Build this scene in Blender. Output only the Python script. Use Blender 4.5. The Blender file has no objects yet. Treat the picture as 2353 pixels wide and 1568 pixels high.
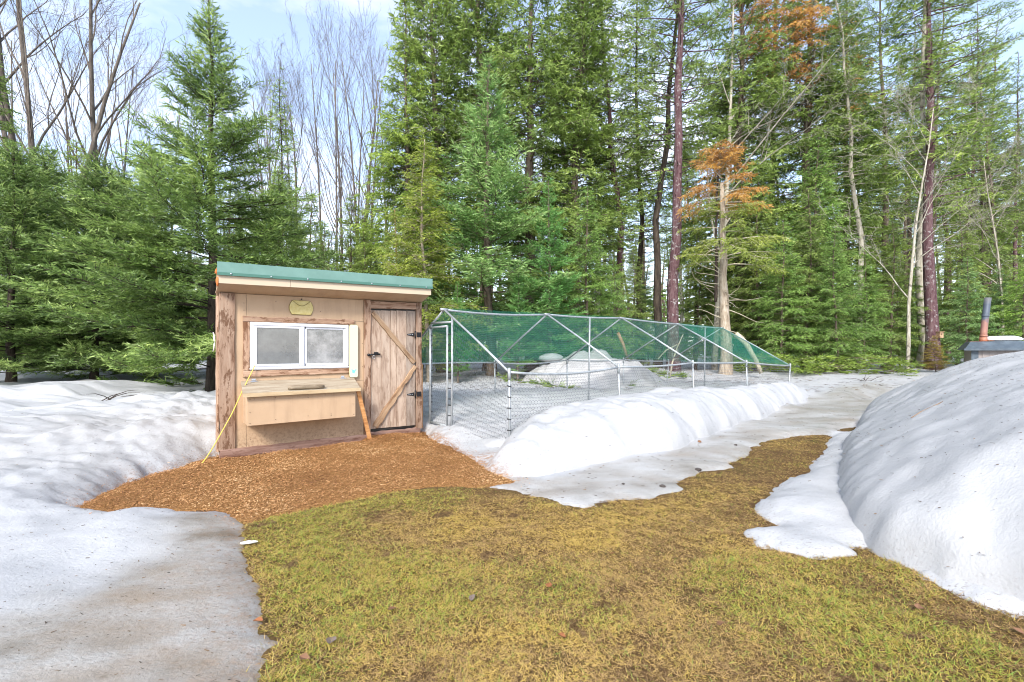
import bpy, math, random
import numpy as np
from mathutils import Vector, Euler

random.seed(7)
R = np.random.default_rng(11)
SC = bpy.context.scene
COL = SC.collection
rad = math.radians

# ---------------------------------------------------------------- camera, sky, sun, exposure
EYE = 1.2
cam_d = bpy.data.cameras.new('camera')
cam_d.sensor_width = 36.0
cam_d.lens = 16.0
cam_d.shift_y = 23 / 2353
cam_d.clip_start = 0.05
cam_d.clip_end = 900
cam = bpy.data.objects.new('camera', cam_d)
cam.location = (0, 0, EYE)
cam.rotation_euler = (rad(90), 0, 0)
COL.objects.link(cam)
SC.camera = cam

SUN_EL, SUN_ROT = rad(37), rad(192)          # behind the camera, a little to its left
world = bpy.data.worlds.new('World')
SC.world = world
world.use_nodes = True
wn, wl = world.node_tree.nodes, world.node_tree.links
wn.clear()
w_out = wn.new('ShaderNodeOutputWorld')
w_bg = wn.new('ShaderNodeBackground')
w_bg.inputs['Strength'].default_value = 0.15
sky = wn.new('ShaderNodeTexSky')
sky.sky_type = 'NISHITA'
sky.sun_disc = False
sky.sun_elevation = SUN_EL
sky.sun_rotation = SUN_ROT
sky.air_density = 1.0
sky.dust_density = 0.8
sky.ozone_density = 1.4
w_tc = wn.new('ShaderNodeTexCoord')
w_map = wn.new('ShaderNodeMapping')
w_map.inputs['Scale'].default_value = (1.0, 1.0, 2.6)
w_map.inputs['Location'].default_value = (0.35, 0.1, 0.2)
w_no = wn.new('ShaderNodeTexNoise')
w_no.inputs['Scale'].default_value = 2.3
w_no.inputs['Detail'].default_value = 6
w_no.inputs['Roughness'].default_value = 0.55
w_ra = wn.new('ShaderNodeValToRGB')
w_ra.color_ramp.elements[0].position = 0.46
w_ra.color_ramp.elements[0].color = (0.16, 0.16, 0.16, 1)
w_ra.color_ramp.elements[1].position = 0.72
w_ra.color_ramp.elements[1].color = (0.85, 0.85, 0.85, 1)
w_mx = wn.new('ShaderNodeMixRGB')
w_mx.inputs['Color2'].default_value = (4.3, 4.2, 4.4, 1)      # thin white cloud
wl.new(w_tc.outputs['Generated'], w_map.inputs['Vector'])
wl.new(w_map.outputs['Vector'], w_no.inputs['Vector'])
wl.new(w_no.outputs['Fac'], w_ra.inputs['Fac'])
w_sep = wn.new('ShaderNodeSeparateXYZ')
wl.new(w_tc.outputs['Generated'], w_sep.inputs[0])
w_hz = wn.new('ShaderNodeMapRange')                            # thin cloud looks denser along a longer, lower path
w_hz.inputs['From Min'].default_value = 0.0; w_hz.inputs['From Max'].default_value = 0.45
w_hz.inputs['To Min'].default_value = 0.8; w_hz.inputs['To Max'].default_value = 0.0
wl.new(w_sep.outputs['Z'], w_hz.inputs['Value'])
w_max = wn.new('ShaderNodeMath'); w_max.operation = 'MAXIMUM'
wl.new(w_ra.outputs['Color'], w_max.inputs[0]); wl.new(w_hz.outputs['Result'], w_max.inputs[1])
wl.new(w_max.outputs[0], w_mx.inputs['Fac'])
wl.new(sky.outputs['Color'], w_mx.inputs['Color1'])
wl.new(w_mx.outputs['Color'], w_bg.inputs['Color'])
wl.new(w_bg.outputs['Background'], w_out.inputs['Surface'])

sun_d = bpy.data.lights.new('sun', 'SUN')
sun_d.energy = 2.1
sun_d.angle = rad(16)
sun_d.color = (1.0, 0.95, 0.88)
sun = bpy.data.objects.new('sun', sun_d)
sdir = Vector((math.sin(SUN_ROT) * math.cos(SUN_EL), math.cos(SUN_ROT) * math.cos(SUN_EL), math.sin(SUN_EL)))
sun.rotation_euler = sdir.to_track_quat('Z', 'Y').to_euler()
COL.objects.link(sun)

vs = SC.view_settings
vs.view_transform = 'Standard'
vs.look = 'None'
vs.gamma = 1
vs.use_curve_mapping = False
vs.exposure = 1.50
SC.cycles.max_bounces = 6
SC.cycles.diffuse_bounces = 3
SC.cycles.transparent_max_bounces = 12
SC.cycles.filter_width = 1.05
SC.cycles.use_adaptive_sampling = True
SC.cycles.adaptive_threshold = 0.02
SC.cycles.caustics_reflective = False
SC.cycles.caustics_refractive = False

# ---------------------------------------------------------------- survey helpers
F, CX, YH = 1046.0, 1176.5, 807.0            # measured focal length / principal point of the photograph


def gp(x, y, z=0.0):                         # a measured spot on level ground
    Y = F * (EYE - z) / (y - YH)
    return ((x - CX) * Y / F, Y)


def xat(x, Y):
    return (x - CX) * Y / F


TH = math.atan2(1046, 1310)                  # bearing of the coop front and of the run
UX, UY = math.cos(TH), math.sin(TH)
PX, PY = -UY, UX


def ab(a, b):                                # yard axes -> world
    return (a * UX + b * PX, a * UY + b * PY)


# ---------------------------------------------------------------- numpy noise
def _h(ix, iy, s):
    n = (ix * 374761393 + iy * 668265263 + s * 982451653) & 0x7fffffff
    n = ((n ^ (n >> 13)) * 1274126177) & 0x7fffffff
    return ((n ^ (n >> 16)) & 0xffff) / 65535.0


def vnoise(x, y, s=0):
    x = np.asarray(x, float); y = np.asarray(y, float)
    ix = np.floor(x).astype(np.int64); iy = np.floor(y).astype(np.int64)
    fx = x - ix; fy = y - iy
    fx = fx * fx * (3 - 2 * fx); fy = fy * fy * (3 - 2 * fy)
    a = _h(ix, iy, s); b = _h(ix + 1, iy, s); c = _h(ix, iy + 1, s); d = _h(ix + 1, iy + 1, s)
    return (a + (b - a) * fx) * (1 - fy) + (c + (d - c) * fx) * fy


def fbm(x, y, s=0, o=4):
    t = 0; a = 0.5; n = 0
    for i in range(o):
        t = t + a * (vnoise(x * 2 ** i + 17.3 * i, y * 2 ** i + 9.1 * i, s + i) - 0.5)
        n += a; a *= 0.5
    return t / n * 2


def sstep(x, a, b):
    t = np.clip((x - a) / (b - a), 0, 1)
    return t * t * (3 - 2 * t)


def sdist(px, py, poly):                     # signed distance to a polygon, + outside
    poly = np.array(poly, float)
    d = np.full(px.shape, 1e9); ins = np.zeros(px.shape, bool)
    for i in range(len(poly)):
        ax, ay = poly[i]; bx, by = poly[(i + 1) % len(poly)]
        ex, ey = bx - ax, by - ay
        t = np.clip(((px - ax) * ex + (py - ay) * ey) / (ex * ex + ey * ey + 1e-12), 0, 1)
        d = np.minimum(d, np.hypot(px - ax - t * ex, py - ay - t * ey))
        c = ((ay > py) != (by > py)) & (px < (bx - ax) * (py - ay) / (by - ay + 1e-12) + ax)
        ins ^= c
    return np.where(ins, -d, d)


# ---------------------------------------------------------------- mesh helpers
def mk_mesh(name, v, tri, mats, mi=None, smooth=False, attrs=None, quad=None):
    v = np.ascontiguousarray(v, np.float32)
    me = bpy.data.meshes.new(name)
    me.vertices.add(len(v)); me.vertices.foreach_set('co', v.ravel())
    if quad is not None:
        idx = np.ascontiguousarray(quad, np.int32); k = 4
    else:
        idx = np.ascontiguousarray(tri, np.int32); k = 3
    m = len(idx)
    me.loops.add(m * k); me.loops.foreach_set('vertex_index', idx.ravel())
    me.polygons.add(m)
    me.polygons.foreach_set('loop_start', np.arange(m, dtype=np.int32) * k)
    if mi is not None:
        me.polygons.foreach_set('material_index', np.ascontiguousarray(mi, np.int32))
    me.polygons.foreach_set('use_smooth', np.full(m, smooth, bool))
    for mt in (mats if isinstance(mats, (list, tuple)) else [mats]):
        me.materials.append(mt)
    for an, dom, arr in (attrs or []):
        a = me.attributes.new(an, 'FLOAT', dom)
        a.data.foreach_set('value', np.ascontiguousarray(arr, np.float32))
    me.update(calc_edges=True)
    return me


def ob(name, me, parent=None, loc=(0, 0, 0), rot=(0, 0, 0), scale=None):
    o = bpy.data.objects.new(name, me)
    COL.objects.link(o)
    o.parent = parent
    o.location = loc; o.rotation_euler = rot
    if scale is not None:
        o.scale = scale if hasattr(scale, '__len__') else (scale,) * 3
    return o


def tag(o, label=None, cat=None, group=None, kind=None):
    if label: o['label'] = label
    if cat: o['category'] = cat
    if group: o['group'] = group
    if kind: o['kind'] = kind
    return o


def thing(name, loc, rz, label, cat, group=None):
    return tag(ob(name, None, None, loc, (0, 0, rz)), label, cat, group)


def pym(name, v, f, mat, smooth=False):
    me = bpy.data.meshes.new(name)
    me.from_pydata([tuple(map(float, q)) for q in v], [], f)
    me.materials.append(mat)
    if smooth:
        me.polygons.foreach_set('use_smooth', np.full(len(me.polygons), True))
    me.update()
    return me


def box_me(name, x0, x1, y0, y1, z0, z1, mat, bev=0.0):
    if bev <= 0:
        v = [(x, y, z) for x in (x0, x1) for y in (y0, y1) for z in (z0, z1)]
        return pym(name, v, [(0, 1, 3, 2), (4, 6, 7, 5), (0, 4, 5, 1), (2, 3, 7, 6), (0, 2, 6, 4), (1, 5, 7, 3)], mat)
    import bmesh
    bm = bmesh.new()
    bmesh.ops.create_cube(bm, size=1)
    for q in bm.verts:
        q.co = Vector(((x0 + x1) / 2 + q.co.x * (x1 - x0), (y0 + y1) / 2 + q.co.y * (y1 - y0), (z0 + z1) / 2 + q.co.z * (z1 - z0)))
    bmesh.ops.bevel(bm, geom=bm.edges[:], offset=bev, segments=1, affect='EDGES')
    me = bpy.data.meshes.new(name); bm.to_mesh(me); bm.free()
    me.materials.append(mat)
    return me


def tubes(P, Rr, sides=5, cap=True):
    """N polylines of K points: P (N,K,3), Rr (N,K) -> verts, tris"""
    P = np.asarray(P, float); Rr = np.asarray(Rr, float)
    N, K, _ = P.shape
    T = np.gradient(P, axis=1)
    T /= np.linalg.norm(T, axis=2, keepdims=True) + 1e-9
    mean = T.mean(1)
    ref = np.where((np.abs(mean[:, 2:3]) > 0.8), np.array([[1.0, 0, 0]]), np.array([[0, 0, 1.0]]))[:, None, :]
    U = np.cross(T, np.broadcast_to(ref, T.shape)); U /= np.linalg.norm(U, axis=2, keepdims=True) + 1e-9
    V = np.cross(T, U)
    a = np.arange(sides) / sides * 2 * np.pi
    ring = P[:, :, None, :] + Rr[:, :, None, None] * (np.cos(a)[None, None, :, None] * U[:, :, None, :] + np.sin(a)[None, None, :, None] * V[:, :, None, :])
    v = ring.reshape(-1, 3)
    n = np.arange(N)[:, None, None] * K * sides
    k = np.arange(K - 1)[None, :, None] * sides
    s = np.arange(sides)[None, None, :]
    s2 = (s + 1) % sides
    A = n + k + s; B = n + k + s2; C = n + k + sides + s2; D = n + k + sides + s
    t = np.concatenate([np.stack([A, B, C], -1).reshape(-1, 3), np.stack([A, C, D], -1).reshape(-1, 3)])
    if cap:
        caps = []
        for j in range(1, sides - 1):
            b0 = (np.arange(N) * K * sides)
            e0 = b0 + (K - 1) * sides
            caps.append(np.stack([b0, b0 + j + 1, b0 + j], -1)); caps.append(np.stack([e0, e0 + j, e0 + j + 1], -1))
        t = np.concatenate([t] + caps)
    return v, t


def tube_me(name, pts, r, mat, sides=8):
    pts = np.array(pts, float)[None]
    rr = np.full(pts.shape[:2], r) if np.isscalar(r) else np.array(r, float)[None]
    v, t = tubes(pts, rr, sides)
    return mk_mesh(name, v, t, mat, smooth=True)


# ---------------------------------------------------------------- materials
def mat(name, col=(0.5, 0.5, 0.5), rough=0.7, metal=0.0, spec=0.5):
    m = bpy.data.materials.new(name); m.use_nodes = True
    b = m.node_tree.nodes['Principled BSDF']
    b.inputs['Base Color'].default_value = (*col, 1); b.inputs['Roughness'].default_value = rough
    b.inputs['Metallic'].default_value = metal; b.inputs['Specular IOR Level'].default_value = spec
    return m


class NT:
    def __init__(s, m):
        s.m = m; s.n = m.node_tree.nodes; s.l = m.node_tree.links; s.b = s.n['Principled BSDF']

    def new(s, t, **kw):
        n = s.n.new(t)
        for k, v in kw.items(): setattr(n, k, v)
        return n

    def link(s, a, b): s.l.new(a, b)

    def noise(s, vec, scale, detail=4, rough=0.6, stretch=None):
        if stretch:
            mp = s.new('ShaderNodeMapping'); mp.inputs['Scale'].default_value = stretch
            s.link(vec, mp.inputs['Vector']); vec = mp.outputs['Vector']
        n = s.new('ShaderNodeTexNoise')
        n.inputs['Scale'].default_value = scale; n.inputs['Detail'].default_value = detail; n.inputs['Roughness'].default_value = rough
        s.link(vec, n.inputs['Vector'])
        return n.outputs['Fac']

    def ramp(s, fac, stops):
        r = s.new('ShaderNodeValToRGB'); e = r.color_ramp.elements
        e[0].position = stops[0][0]; e[0].color = (*stops[0][1], 1)
        e[1].position = stops[-1][0]; e[1].color = (*stops[-1][1], 1)
        for p, c in stops[1:-1]:
            q = e.new(p); q.color = (*c, 1)
        s.link(fac, r.inputs['Fac'])
        return r.outputs['Color']

    def mix(s, fac, a, b, mode='MIX'):
        m = s.new('ShaderNodeMixRGB', blend_type=mode)
        for sock, v in (('Fac', fac), ('Color1', a), ('Color2', b)):
            if isinstance(v, (int, float)): m.inputs[sock].default_value = v
            elif isinstance(v, tuple): m.inputs[sock].default_value = (*v, 1)
            else: s.link(v, m.inputs[sock])
        return m.outputs['Color']

    def bump(s, h, strength=0.4, dist=0.01):
        b = s.new('ShaderNodeBump'); b.inputs['Strength'].default_value = strength; b.inputs['Distance'].default_value = dist
        s.link(h, b.inputs['Height']); s.link(b.outputs['Normal'], s.b.inputs['Normal'])

    def attr(s, name):
        a = s.new('ShaderNodeAttribute'); a.attribute_name = name
        return a.outputs['Fac']

    def obj(s):
        return s.new('ShaderNodeTexCoord').outputs['Object']

    def objr(s):                              # object coordinates shifted per object, so no two boards match
        tc = s.new('ShaderNodeTexCoord'); oi = s.new('ShaderNodeObjectInfo')
        m = s.new('ShaderNodeMath', operation='MULTIPLY'); m.inputs[1].default_value = 37.0
        s.link(oi.outputs['Random'], m.inputs[0])
        v = s.new('ShaderNodeVectorMath', operation='ADD')
        s.link(tc.outputs['Object'], v.inputs[0]); s.link(m.outputs[0], v.inputs[1])
        return v.outputs[0]


def wood(name, light, mid, dark, blotch=0.5, rough=0.8):
    m = mat(name, rough=rough, spec=0.2); t = NT(m); v = t.objr()
    grain = t.noise(v, 18, 6, 0.7, (0.10, 1.0, 1.0))
    col = t.ramp(grain, [(0.30, dark), (0.48, mid), (0.66, light)])
    bl = t.noise(v, 15, 6, 0.75, (0.30, 1.0, 1.0))
    f = t.ramp(bl, [(0.52, (0, 0, 0)), (0.58, (blotch,) * 3)])
    col = t.mix(f, col, dark)
    oi = t.new('ShaderNodeObjectInfo')
    f2 = t.ramp(oi.outputs['Random'], [(0, (0.72, 0.73, 0.74)), (1, (1.12, 1.08, 1.03))])
    col = t.mix(1.0, col, f2, 'MULTIPLY')
    t.link(col, t.b.inputs['Base Color'])
    t.bump(grain, 0.35, 0.006)
    return m


M = {}
M['tan'] = mat('tan_panel', (0.56, 0.385, 0.255), 0.65, spec=0.3)
t = NT(M['tan']); v = t.objr()
c = t.ramp(t.noise(v, 3, 5, 0.6), [(0.3, (0.44, 0.305, 0.19)), (0.7, (0.50, 0.352, 0.225))])
c = t.mix(t.ramp(t.noise(v, 40, 3), [(0.62, (0, 0, 0)), (0.72, (0.15, 0.15, 0.15))]), c, (0.36, 0.21, 0.11))
c = t.mix(t.ramp(t.noise(v, 6, 5, 0.65, (2.2, 1, 0.25)), [(0.50, (0, 0, 0)), (0.72, (0.34, 0.34, 0.34))]), c, (0.30, 0.20, 0.125))
gz = t.new('ShaderNodeSeparateXYZ'); t.link(t.new('ShaderNodeNewGeometry').outputs['Position'], gz.inputs[0])
mz = t.new('ShaderNodeMapRange'); mz.inputs['From Min'].default_value = 0.08; mz.inputs['From Max'].default_value = 0.42; mz.inputs['To Min'].default_value = 0.75; mz.inputs['To Max'].default_value = 0.0
t.link(gz.outputs['Z'], mz.inputs['Value'])
mm = t.new('ShaderNodeMath', operation='MULTIPLY'); t.link(mz.outputs['Result'], mm.inputs[0]); t.link(t.ramp(t.noise(v, 34, 6, 0.75), [(0.47, (0, 0, 0)), (0.62, (1, 1, 1))]), mm.inputs[1])
c = t.mix(mm.outputs[0], c, (0.20, 0.115, 0.06))          # mud splashed up by rain
t.link(c, t.b.inputs['Base Color']); t.bump(t.noise(v, 60, 3, 0.6, (1, 1, 0.15)), 0.12, 0.003)
M['tan_light'] = mat('tan_fascia', (0.53, 0.43, 0.31), 0.6, spec=0.3)
M['rough'] = wood('rough_sawn_board', (0.47, 0.34, 0.25), (0.37, 0.245, 0.17), (0.13, 0.058, 0.028), 0.8)
M['plank'] = wood('weathered_plank', (0.48, 0.39, 0.315), (0.39, 0.30, 0.235), (0.20, 0.13, 0.09), 0.45)
M['brace'] = wood('bark_edged_brace', (0.48, 0.35, 0.24), (0.34, 0.22, 0.13), (0.15, 0.08, 0.045), 0.6)
M['sill'] = wood('damp_sill_beam', (0.34, 0.23, 0.19), (0.24, 0.15, 0.12), (0.11, 0.05, 0.035), 0.6)
M['pale'] = wood('pale_pine', (0.72, 0.57, 0.36), (0.64, 0.48, 0.29), (0.42, 0.28, 0.15), 0.25)
M['orangewood'] = wood('orange_stick', (0.58, 0.33, 0.15), (0.46, 0.23, 0.09), (0.24, 0.10, 0.04), 0.3)
M['lidwood'] = wood('bleached_lid_board', (0.52, 0.44, 0.33), (0.44, 0.36, 0.26), (0.26, 0.19, 0.12), 0.3)
M['log'] = wood('grey_handle', (0.40, 0.33, 0.24), (0.28, 0.22, 0.15), (0.14, 0.10, 0.06), 0.4)
M['vinyl'] = mat('white_vinyl', (0.66, 0.67, 0.71), 0.35)
M['groove'] = mat('grey_vinyl_gasket', (0.45, 0.46, 0.50), 0.5)  # darker grey strip along the window bottom
M['metalgreen'] = mat('green_metal_roof', (0.15, 0.42, 0.31), 0.38, 0.0, 0.5)
t = NT(M['metalgreen']); v = t.obj()
t.link(t.ramp(t.noise(v, 5, 4), [(0.35, (0.125, 0.235, 0.195)), (0.7, (0.155, 0.28, 0.235))]), t.b.inputs['Base Color'])
M['metaldark'] = mat('green_drip_edge', (0.06, 0.16, 0.12), 0.4)
M['foam'] = mat('orange_foam', (0.45, 0.14, 0.035), 0.9)
M['black'] = mat('black_iron', (0.012, 0.012, 0.014), 0.45, 0.3)
M['zinc'] = mat('zinc_hinge', (0.55, 0.58, 0.62), 0.4, 0.7)
M['nail'] = mat('nail_head', (0.16, 0.11, 0.07), 0.6)
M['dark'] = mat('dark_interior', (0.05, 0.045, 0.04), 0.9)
M['yellow'] = mat('pale_yellow_paint', (0.72, 0.60, 0.24), 0.6)
t = NT(M['yellow']); v = t.obj()
t.link(t.ramp(t.noise(v, 30, 4), [(0.4, (0.60, 0.51, 0.22)), (0.7, (0.52, 0.41, 0.13))]), t.b.inputs['Base Color'])
M['cream'] = mat('cream_paint', (0.68, 0.63, 0.42), 0.5)
M['teal'] = mat('teal_print', (0.16, 0.50, 0.48), 0.6)
M['tealp'] = mat('teal_print_pale', (0.42, 0.66, 0.58), 0.6)
M['outline'] = mat('brown_edge', (0.22, 0.17, 0.05), 0.8)
M['cord'] = mat('yellow_cord', (0.72, 0.52, 0.08), 0.5)
M['cable'] = mat('white_cable', (0.75, 0.72, 0.65), 0.5)
M['galv'] = mat('galvanised_pipe', (0.60, 0.63, 0.65), 0.42, 0.35)
t = NT(M['galv']); v = t.obj()
t.link(t.ramp(t.noise(v, 25, 5), [(0.3, (0.26, 0.28, 0.29)), (0.75, (0.46, 0.49, 0.50))]), t.b.inputs['Base Color'])
M['wire'] = mat('galvanised_wire', (0.13, 0.135, 0.145), 0.5, 0.2)
M['tie'] = mat('black_cable_tie', (0.02, 0.02, 0.022), 0.5)

# glass with dust; on the right pane it also paints the reflection
def glass(name, dust, lo, hi):
    m = bpy.data.materials.new(name); m.use_nodes = True
    n, l = m.node_tree.nodes, m.node_tree.links; n.clear()
    o = n.new('ShaderNodeOutputMaterial'); t1 = n.new('ShaderNodeBsdfTransparent'); t1.inputs['Color'].default_value = (0.8, 0.82, 0.8, 1)
    df = n.new('ShaderNodeBsdfDiffuse'); gl = n.new('ShaderNodeBsdfGlossy'); gl.inputs['Roughness'].default_value = 0.03
    df.inputs['Color'].default_value = (*dust, 1)
    tc = n.new('ShaderNodeTexCoord'); no = n.new('ShaderNodeTexNoise'); no.inputs['Scale'].default_value = 5; no.inputs['Detail'].default_value = 8; no.inputs['Roughness'].default_value = 0.7
    ra = n.new('ShaderNodeMapRange'); ra.inputs['From Min'].default_value = 0.3; ra.inputs['From Max'].default_value = 0.75; ra.inputs['To Min'].default_value = lo; ra.inputs['To Max'].default_value = hi
    l.new(tc.outputs['Object'], no.inputs['Vector']); l.new(no.outputs['Fac'], ra.inputs['Value'])
    m1 = n.new('ShaderNodeMixShader'); m2 = n.new('ShaderNodeMixShader')
    fr = n.new('ShaderNodeFresnel'); fr.inputs['IOR'].default_value = 1.75
    l.new(ra.outputs['Result'], m1.inputs['Fac']); l.new(t1.outputs[0], m1.inputs[1]); l.new(df.outputs[0], m1.inputs[2])
    l.new(fr.outputs[0], m2.inputs['Fac']); l.new(m1.outputs[0], m2.inputs[1]); l.new(gl.outputs[0], m2.inputs[2])
    l.new(m2.outputs[0], o.inputs['Surface'])
    return m


M['glassL'] = glass('dusty_glass', (0.24, 0.245, 0.235), 0.45, 0.90)
M['glassR'] = glass('reflection_coat_glass', (0.46, 0.46, 0.45), 0.10, 0.95)  # pale coat painted in for the snow reflected in the right pane
M['pale_sheet'] = mat('pale_reflection_sheet', (0.80, 0.80, 0.80), 0.4)  # pale sheet added in place of the right pane's reflection

# green shade net: threads too fine to see, so the cloth lets about half of the view through
def net_mat(name, col, lo, hi):
    m = bpy.data.materials.new(name); m.use_nodes = True
    n, l = m.node_tree.nodes, m.node_tree.links; n.clear()
    o = n.new('ShaderNodeOutputMaterial'); t1 = n.new('ShaderNodeBsdfTransparent'); df = n.new('ShaderNodeBsdfDiffuse'); tr = n.new('ShaderNodeBsdfTranslucent')
    df.inputs['Color'].default_value = (*col, 1); tr.inputs['Color'].default_value = (*col, 1)
    mx = n.new('ShaderNodeMixShader'); mx.inputs['Fac'].default_value = 0.45
    l.new(df.outputs[0], mx.inputs[1]); l.new(tr.outputs[0], mx.inputs[2])
    tc = n.new('ShaderNodeTexCoord'); mp = n.new('ShaderNodeMapping'); mp.inputs['Scale'].default_value = (2.2, 9, 9); mp.inputs['Rotation'].default_value = (0, 0.3, 0.5)
    no = n.new('ShaderNodeTexNoise'); no.inputs['Scale'].default_value = 1.6; no.inputs['Detail'].default_value = 5
    ra = n.new('ShaderNodeMapRange'); ra.inputs['From Min'].default_value = 0.3; ra.inputs['From Max'].default_value = 0.7; ra.inputs['To Min'].default_value = lo; ra.inputs['To Max'].default_value = hi
    l.new(tc.outputs['Object'], mp.inputs['Vector']); l.new(mp.outputs['Vector'], no.inputs['Vector']); l.new(no.outputs['Fac'], ra.inputs['Value'])
    m2 = n.new('ShaderNodeMixShader'); l.new(ra.outputs['Result'], m2.inputs['Fac']); l.new(t1.outputs[0], m2.inputs[1]); l.new(mx.outputs[0], m2.inputs[2])
    l.new(m2.outputs[0], o.inputs['Surface'])
    return m


M['net'] = net_mat('green_shade_net', (0.040, 0.29, 0.19), 0.38, 0.56)
M['net_thin'] = net_mat('thin_green_shade_net', (0.03, 0.26, 0.17), 0.22, 0.40)

# snow: fresh / icy / dirty parts come from attributes computed with the drifts
def snow_mat(name):
    m = mat(name, (0.86, 0.88, 0.91), 0.6, spec=0.3); t = NT(m)
    g = t.new('ShaderNodeNewGeometry').outputs['Position']
    ice = t.attr('ice'); dirt = t.attr('dirt'); shav = t.attr('shavings')
    white = t.ramp(t.noise(g, 2.5, 5, 0.6), [(0.35, (0.375, 0.382, 0.39)), (0.62, (0.44, 0.445, 0.45))])
    icec = t.ramp(t.noise(g, 3.2, 7, 0.62, (0.6, 1.0, 1.0)), [(0.30, (0.17, 0.15, 0.12)), (0.45, (0.29, 0.275, 0.25)), (0.66, (0.41, 0.41, 0.40))])
    st = t.new('ShaderNodeMath', operation='MULTIPLY'); t.link(ice, st.inputs[0]); t.link(t.ramp(t.noise(g, 1.7, 7, 0.68, (0.55, 1, 1)), [(0.47, (0, 0, 0)), (0.66, (0.8, 0.8, 0.8))]), st.inputs[1])
    icec = t.mix(st.outputs[0], icec, (0.255, 0.20, 0.145))          # silt melted out of the ice
    col = t.mix(ice, white, icec)
    n1 = t.noise(g, 60, 5, 0.75, (0.6, 1, 1))
    dm = t.new('ShaderNodeMath', operation='MULTIPLY'); t.link(dirt, dm.inputs[0]); t.link(t.ramp(n1, [(0.54, (0, 0, 0)), (0.66, (1, 1, 1))]), dm.inputs[1])
    col = t.mix(dm.outputs[0], col, (0.15, 0.115, 0.08))
    sm = t.new('ShaderNodeMath', operation='MULTIPLY'); t.link(shav, sm.inputs[0]); t.link(t.ramp(t.noise(g, 22, 7, 0.8), [(0.44, (0, 0, 0)), (0.62, (1, 1, 1))]), sm.inputs[1])
    col = t.mix(sm.outputs[0], col, (0.27, 0.125, 0.04))
    t.link(col, t.b.inputs['Base Color'])
    rr = t.new('ShaderNodeMapRange'); rr.inputs['To Min'].default_value = 0.62; rr.inputs['To Max'].default_value = 0.30
    t.link(ice, rr.inputs['Value']); t.link(rr.outputs['Result'], t.b.inputs['Roughness'])
    hsum = t.new('ShaderNodeMath', operation='ADD'); t.link(t.noise(g, 9, 6, 0.6), hsum.inputs[0]); t.link(t.noise(g, 60, 6, 0.75), hsum.inputs[1])
    t.bump(hsum.outputs[0], 0.42, 0.03)
    return m


M['snow'] = snow_mat('spring_snow')

M['ground'] = mat('matted_lawn_soil', (0.2, 0.15, 0.06), 0.95, spec=0.1)
t = NT(M['ground']); g = t.new('ShaderNodeNewGeometry').outputs['Position']
c = t.ramp(t.noise(g, 1.6, 6, 0.6), [(0.36, (0.11, 0.062, 0.03)), (0.5, (0.16, 0.10, 0.04)), (0.64, (0.12, 0.095, 0.03))])
c = t.mix(t.ramp(t.noise(g, 60, 5, 0.7), [(0.42, (0.8, 0.8, 0.8)), (0.6, (0, 0, 0))]), c, (0.085, 0.05, 0.025))
t.link(c, t.b.inputs['Base Color']); t.bump(t.noise(g, 70, 5, 0.7), 0.8, 0.02)
M['mulch'] = mat('wood_shavings_bed', (0.3, 0.15, 0.06), 0.95, spec=0.1)
t = NT(M['mulch']); g = t.new('ShaderNodeNewGeometry').outputs['Position']
c = t.ramp(t.noise(g, 70, 5, 0.7), [(0.36, (0.10, 0.045, 0.018)), (0.5, (0.28, 0.14, 0.05)), (0.66, (0.42, 0.24, 0.10))])
t.link(c, t.b.inputs['Base Color']); t.bump(t.noise(g, 90, 5, 0.7), 0.9, 0.02)


def tone_mat(name, stops, transl=0.3, vary=0.25, rough=None):
    """leaf, blade or chip colour from a per-face tone"""
    m = bpy.data.materials.new(name); m.use_nodes = True
    t = NT(m)
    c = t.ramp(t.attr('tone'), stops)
    oi = t.new('ShaderNodeObjectInfo')
    f2 = t.ramp(oi.outputs['Random'], [(0, (1 - vary, 1 - vary * 0.9, 1 - vary * 0.9)), (0.5, (1, 1, 1)), (1, (1 + vary, 1 + vary * 0.8, 1 - vary * 0.3))])
    c = t.mix(1.0, c, f2, 'MULTIPLY')
    n, l = t.n, t.l
    n.remove(t.b)
    df = n.new('ShaderNodeBsdfDiffuse'); tr = n.new('ShaderNodeBsdfTranslucent'); mx = n.new('ShaderNodeMixShader')
    mx.inputs['Fac'].default_value = transl
    l.new(c, df.inputs['Color']); l.new(c, tr.inputs['Color'])
    l.new(df.outputs[0], mx.inputs[1]); l.new(tr.outputs[0], mx.inputs[2])
    gs = n.new('ShaderNodeBsdfGlossy'); gs.inputs['Roughness'].default_value = 0.5; m3 = n.new('ShaderNodeMixShader'); m3.inputs['Fac'].default_value = 0.045
    l.new(mx.outputs[0], m3.inputs[1]); l.new(gs.outputs[0], m3.inputs[2])
    l.new(m3.outputs[0], n['Material Output'].inputs['Surface'])
    return m


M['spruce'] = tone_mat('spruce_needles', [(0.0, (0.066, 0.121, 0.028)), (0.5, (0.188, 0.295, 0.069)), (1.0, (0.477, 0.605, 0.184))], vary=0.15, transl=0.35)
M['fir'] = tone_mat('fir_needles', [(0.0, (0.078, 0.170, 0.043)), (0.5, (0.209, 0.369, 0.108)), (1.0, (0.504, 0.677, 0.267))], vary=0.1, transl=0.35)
M['hemlock'] = tone_mat('hemlock_needles', [(0.0, (0.075, 0.128, 0.023)), (0.5, (0.226, 0.331, 0.063)), (1.0, (0.453, 0.572, 0.139))], vary=0.22, transl=0.4)
M['young'] = tone_mat('young_hemlock_needles', [(0.0, (0.090, 0.178, 0.029)), (0.5, (0.233, 0.400, 0.075)), (1.0, (0.465, 0.656, 0.161))], vary=0.18, transl=0.4)
M['firbright'] = tone_mat('bright_fir_needles', [(0.0, (0.069, 0.171, 0.041)), (0.5, (0.164, 0.383, 0.087)), (1.0, (0.354, 0.608, 0.196))], vary=0.1, transl=0.4)
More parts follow.
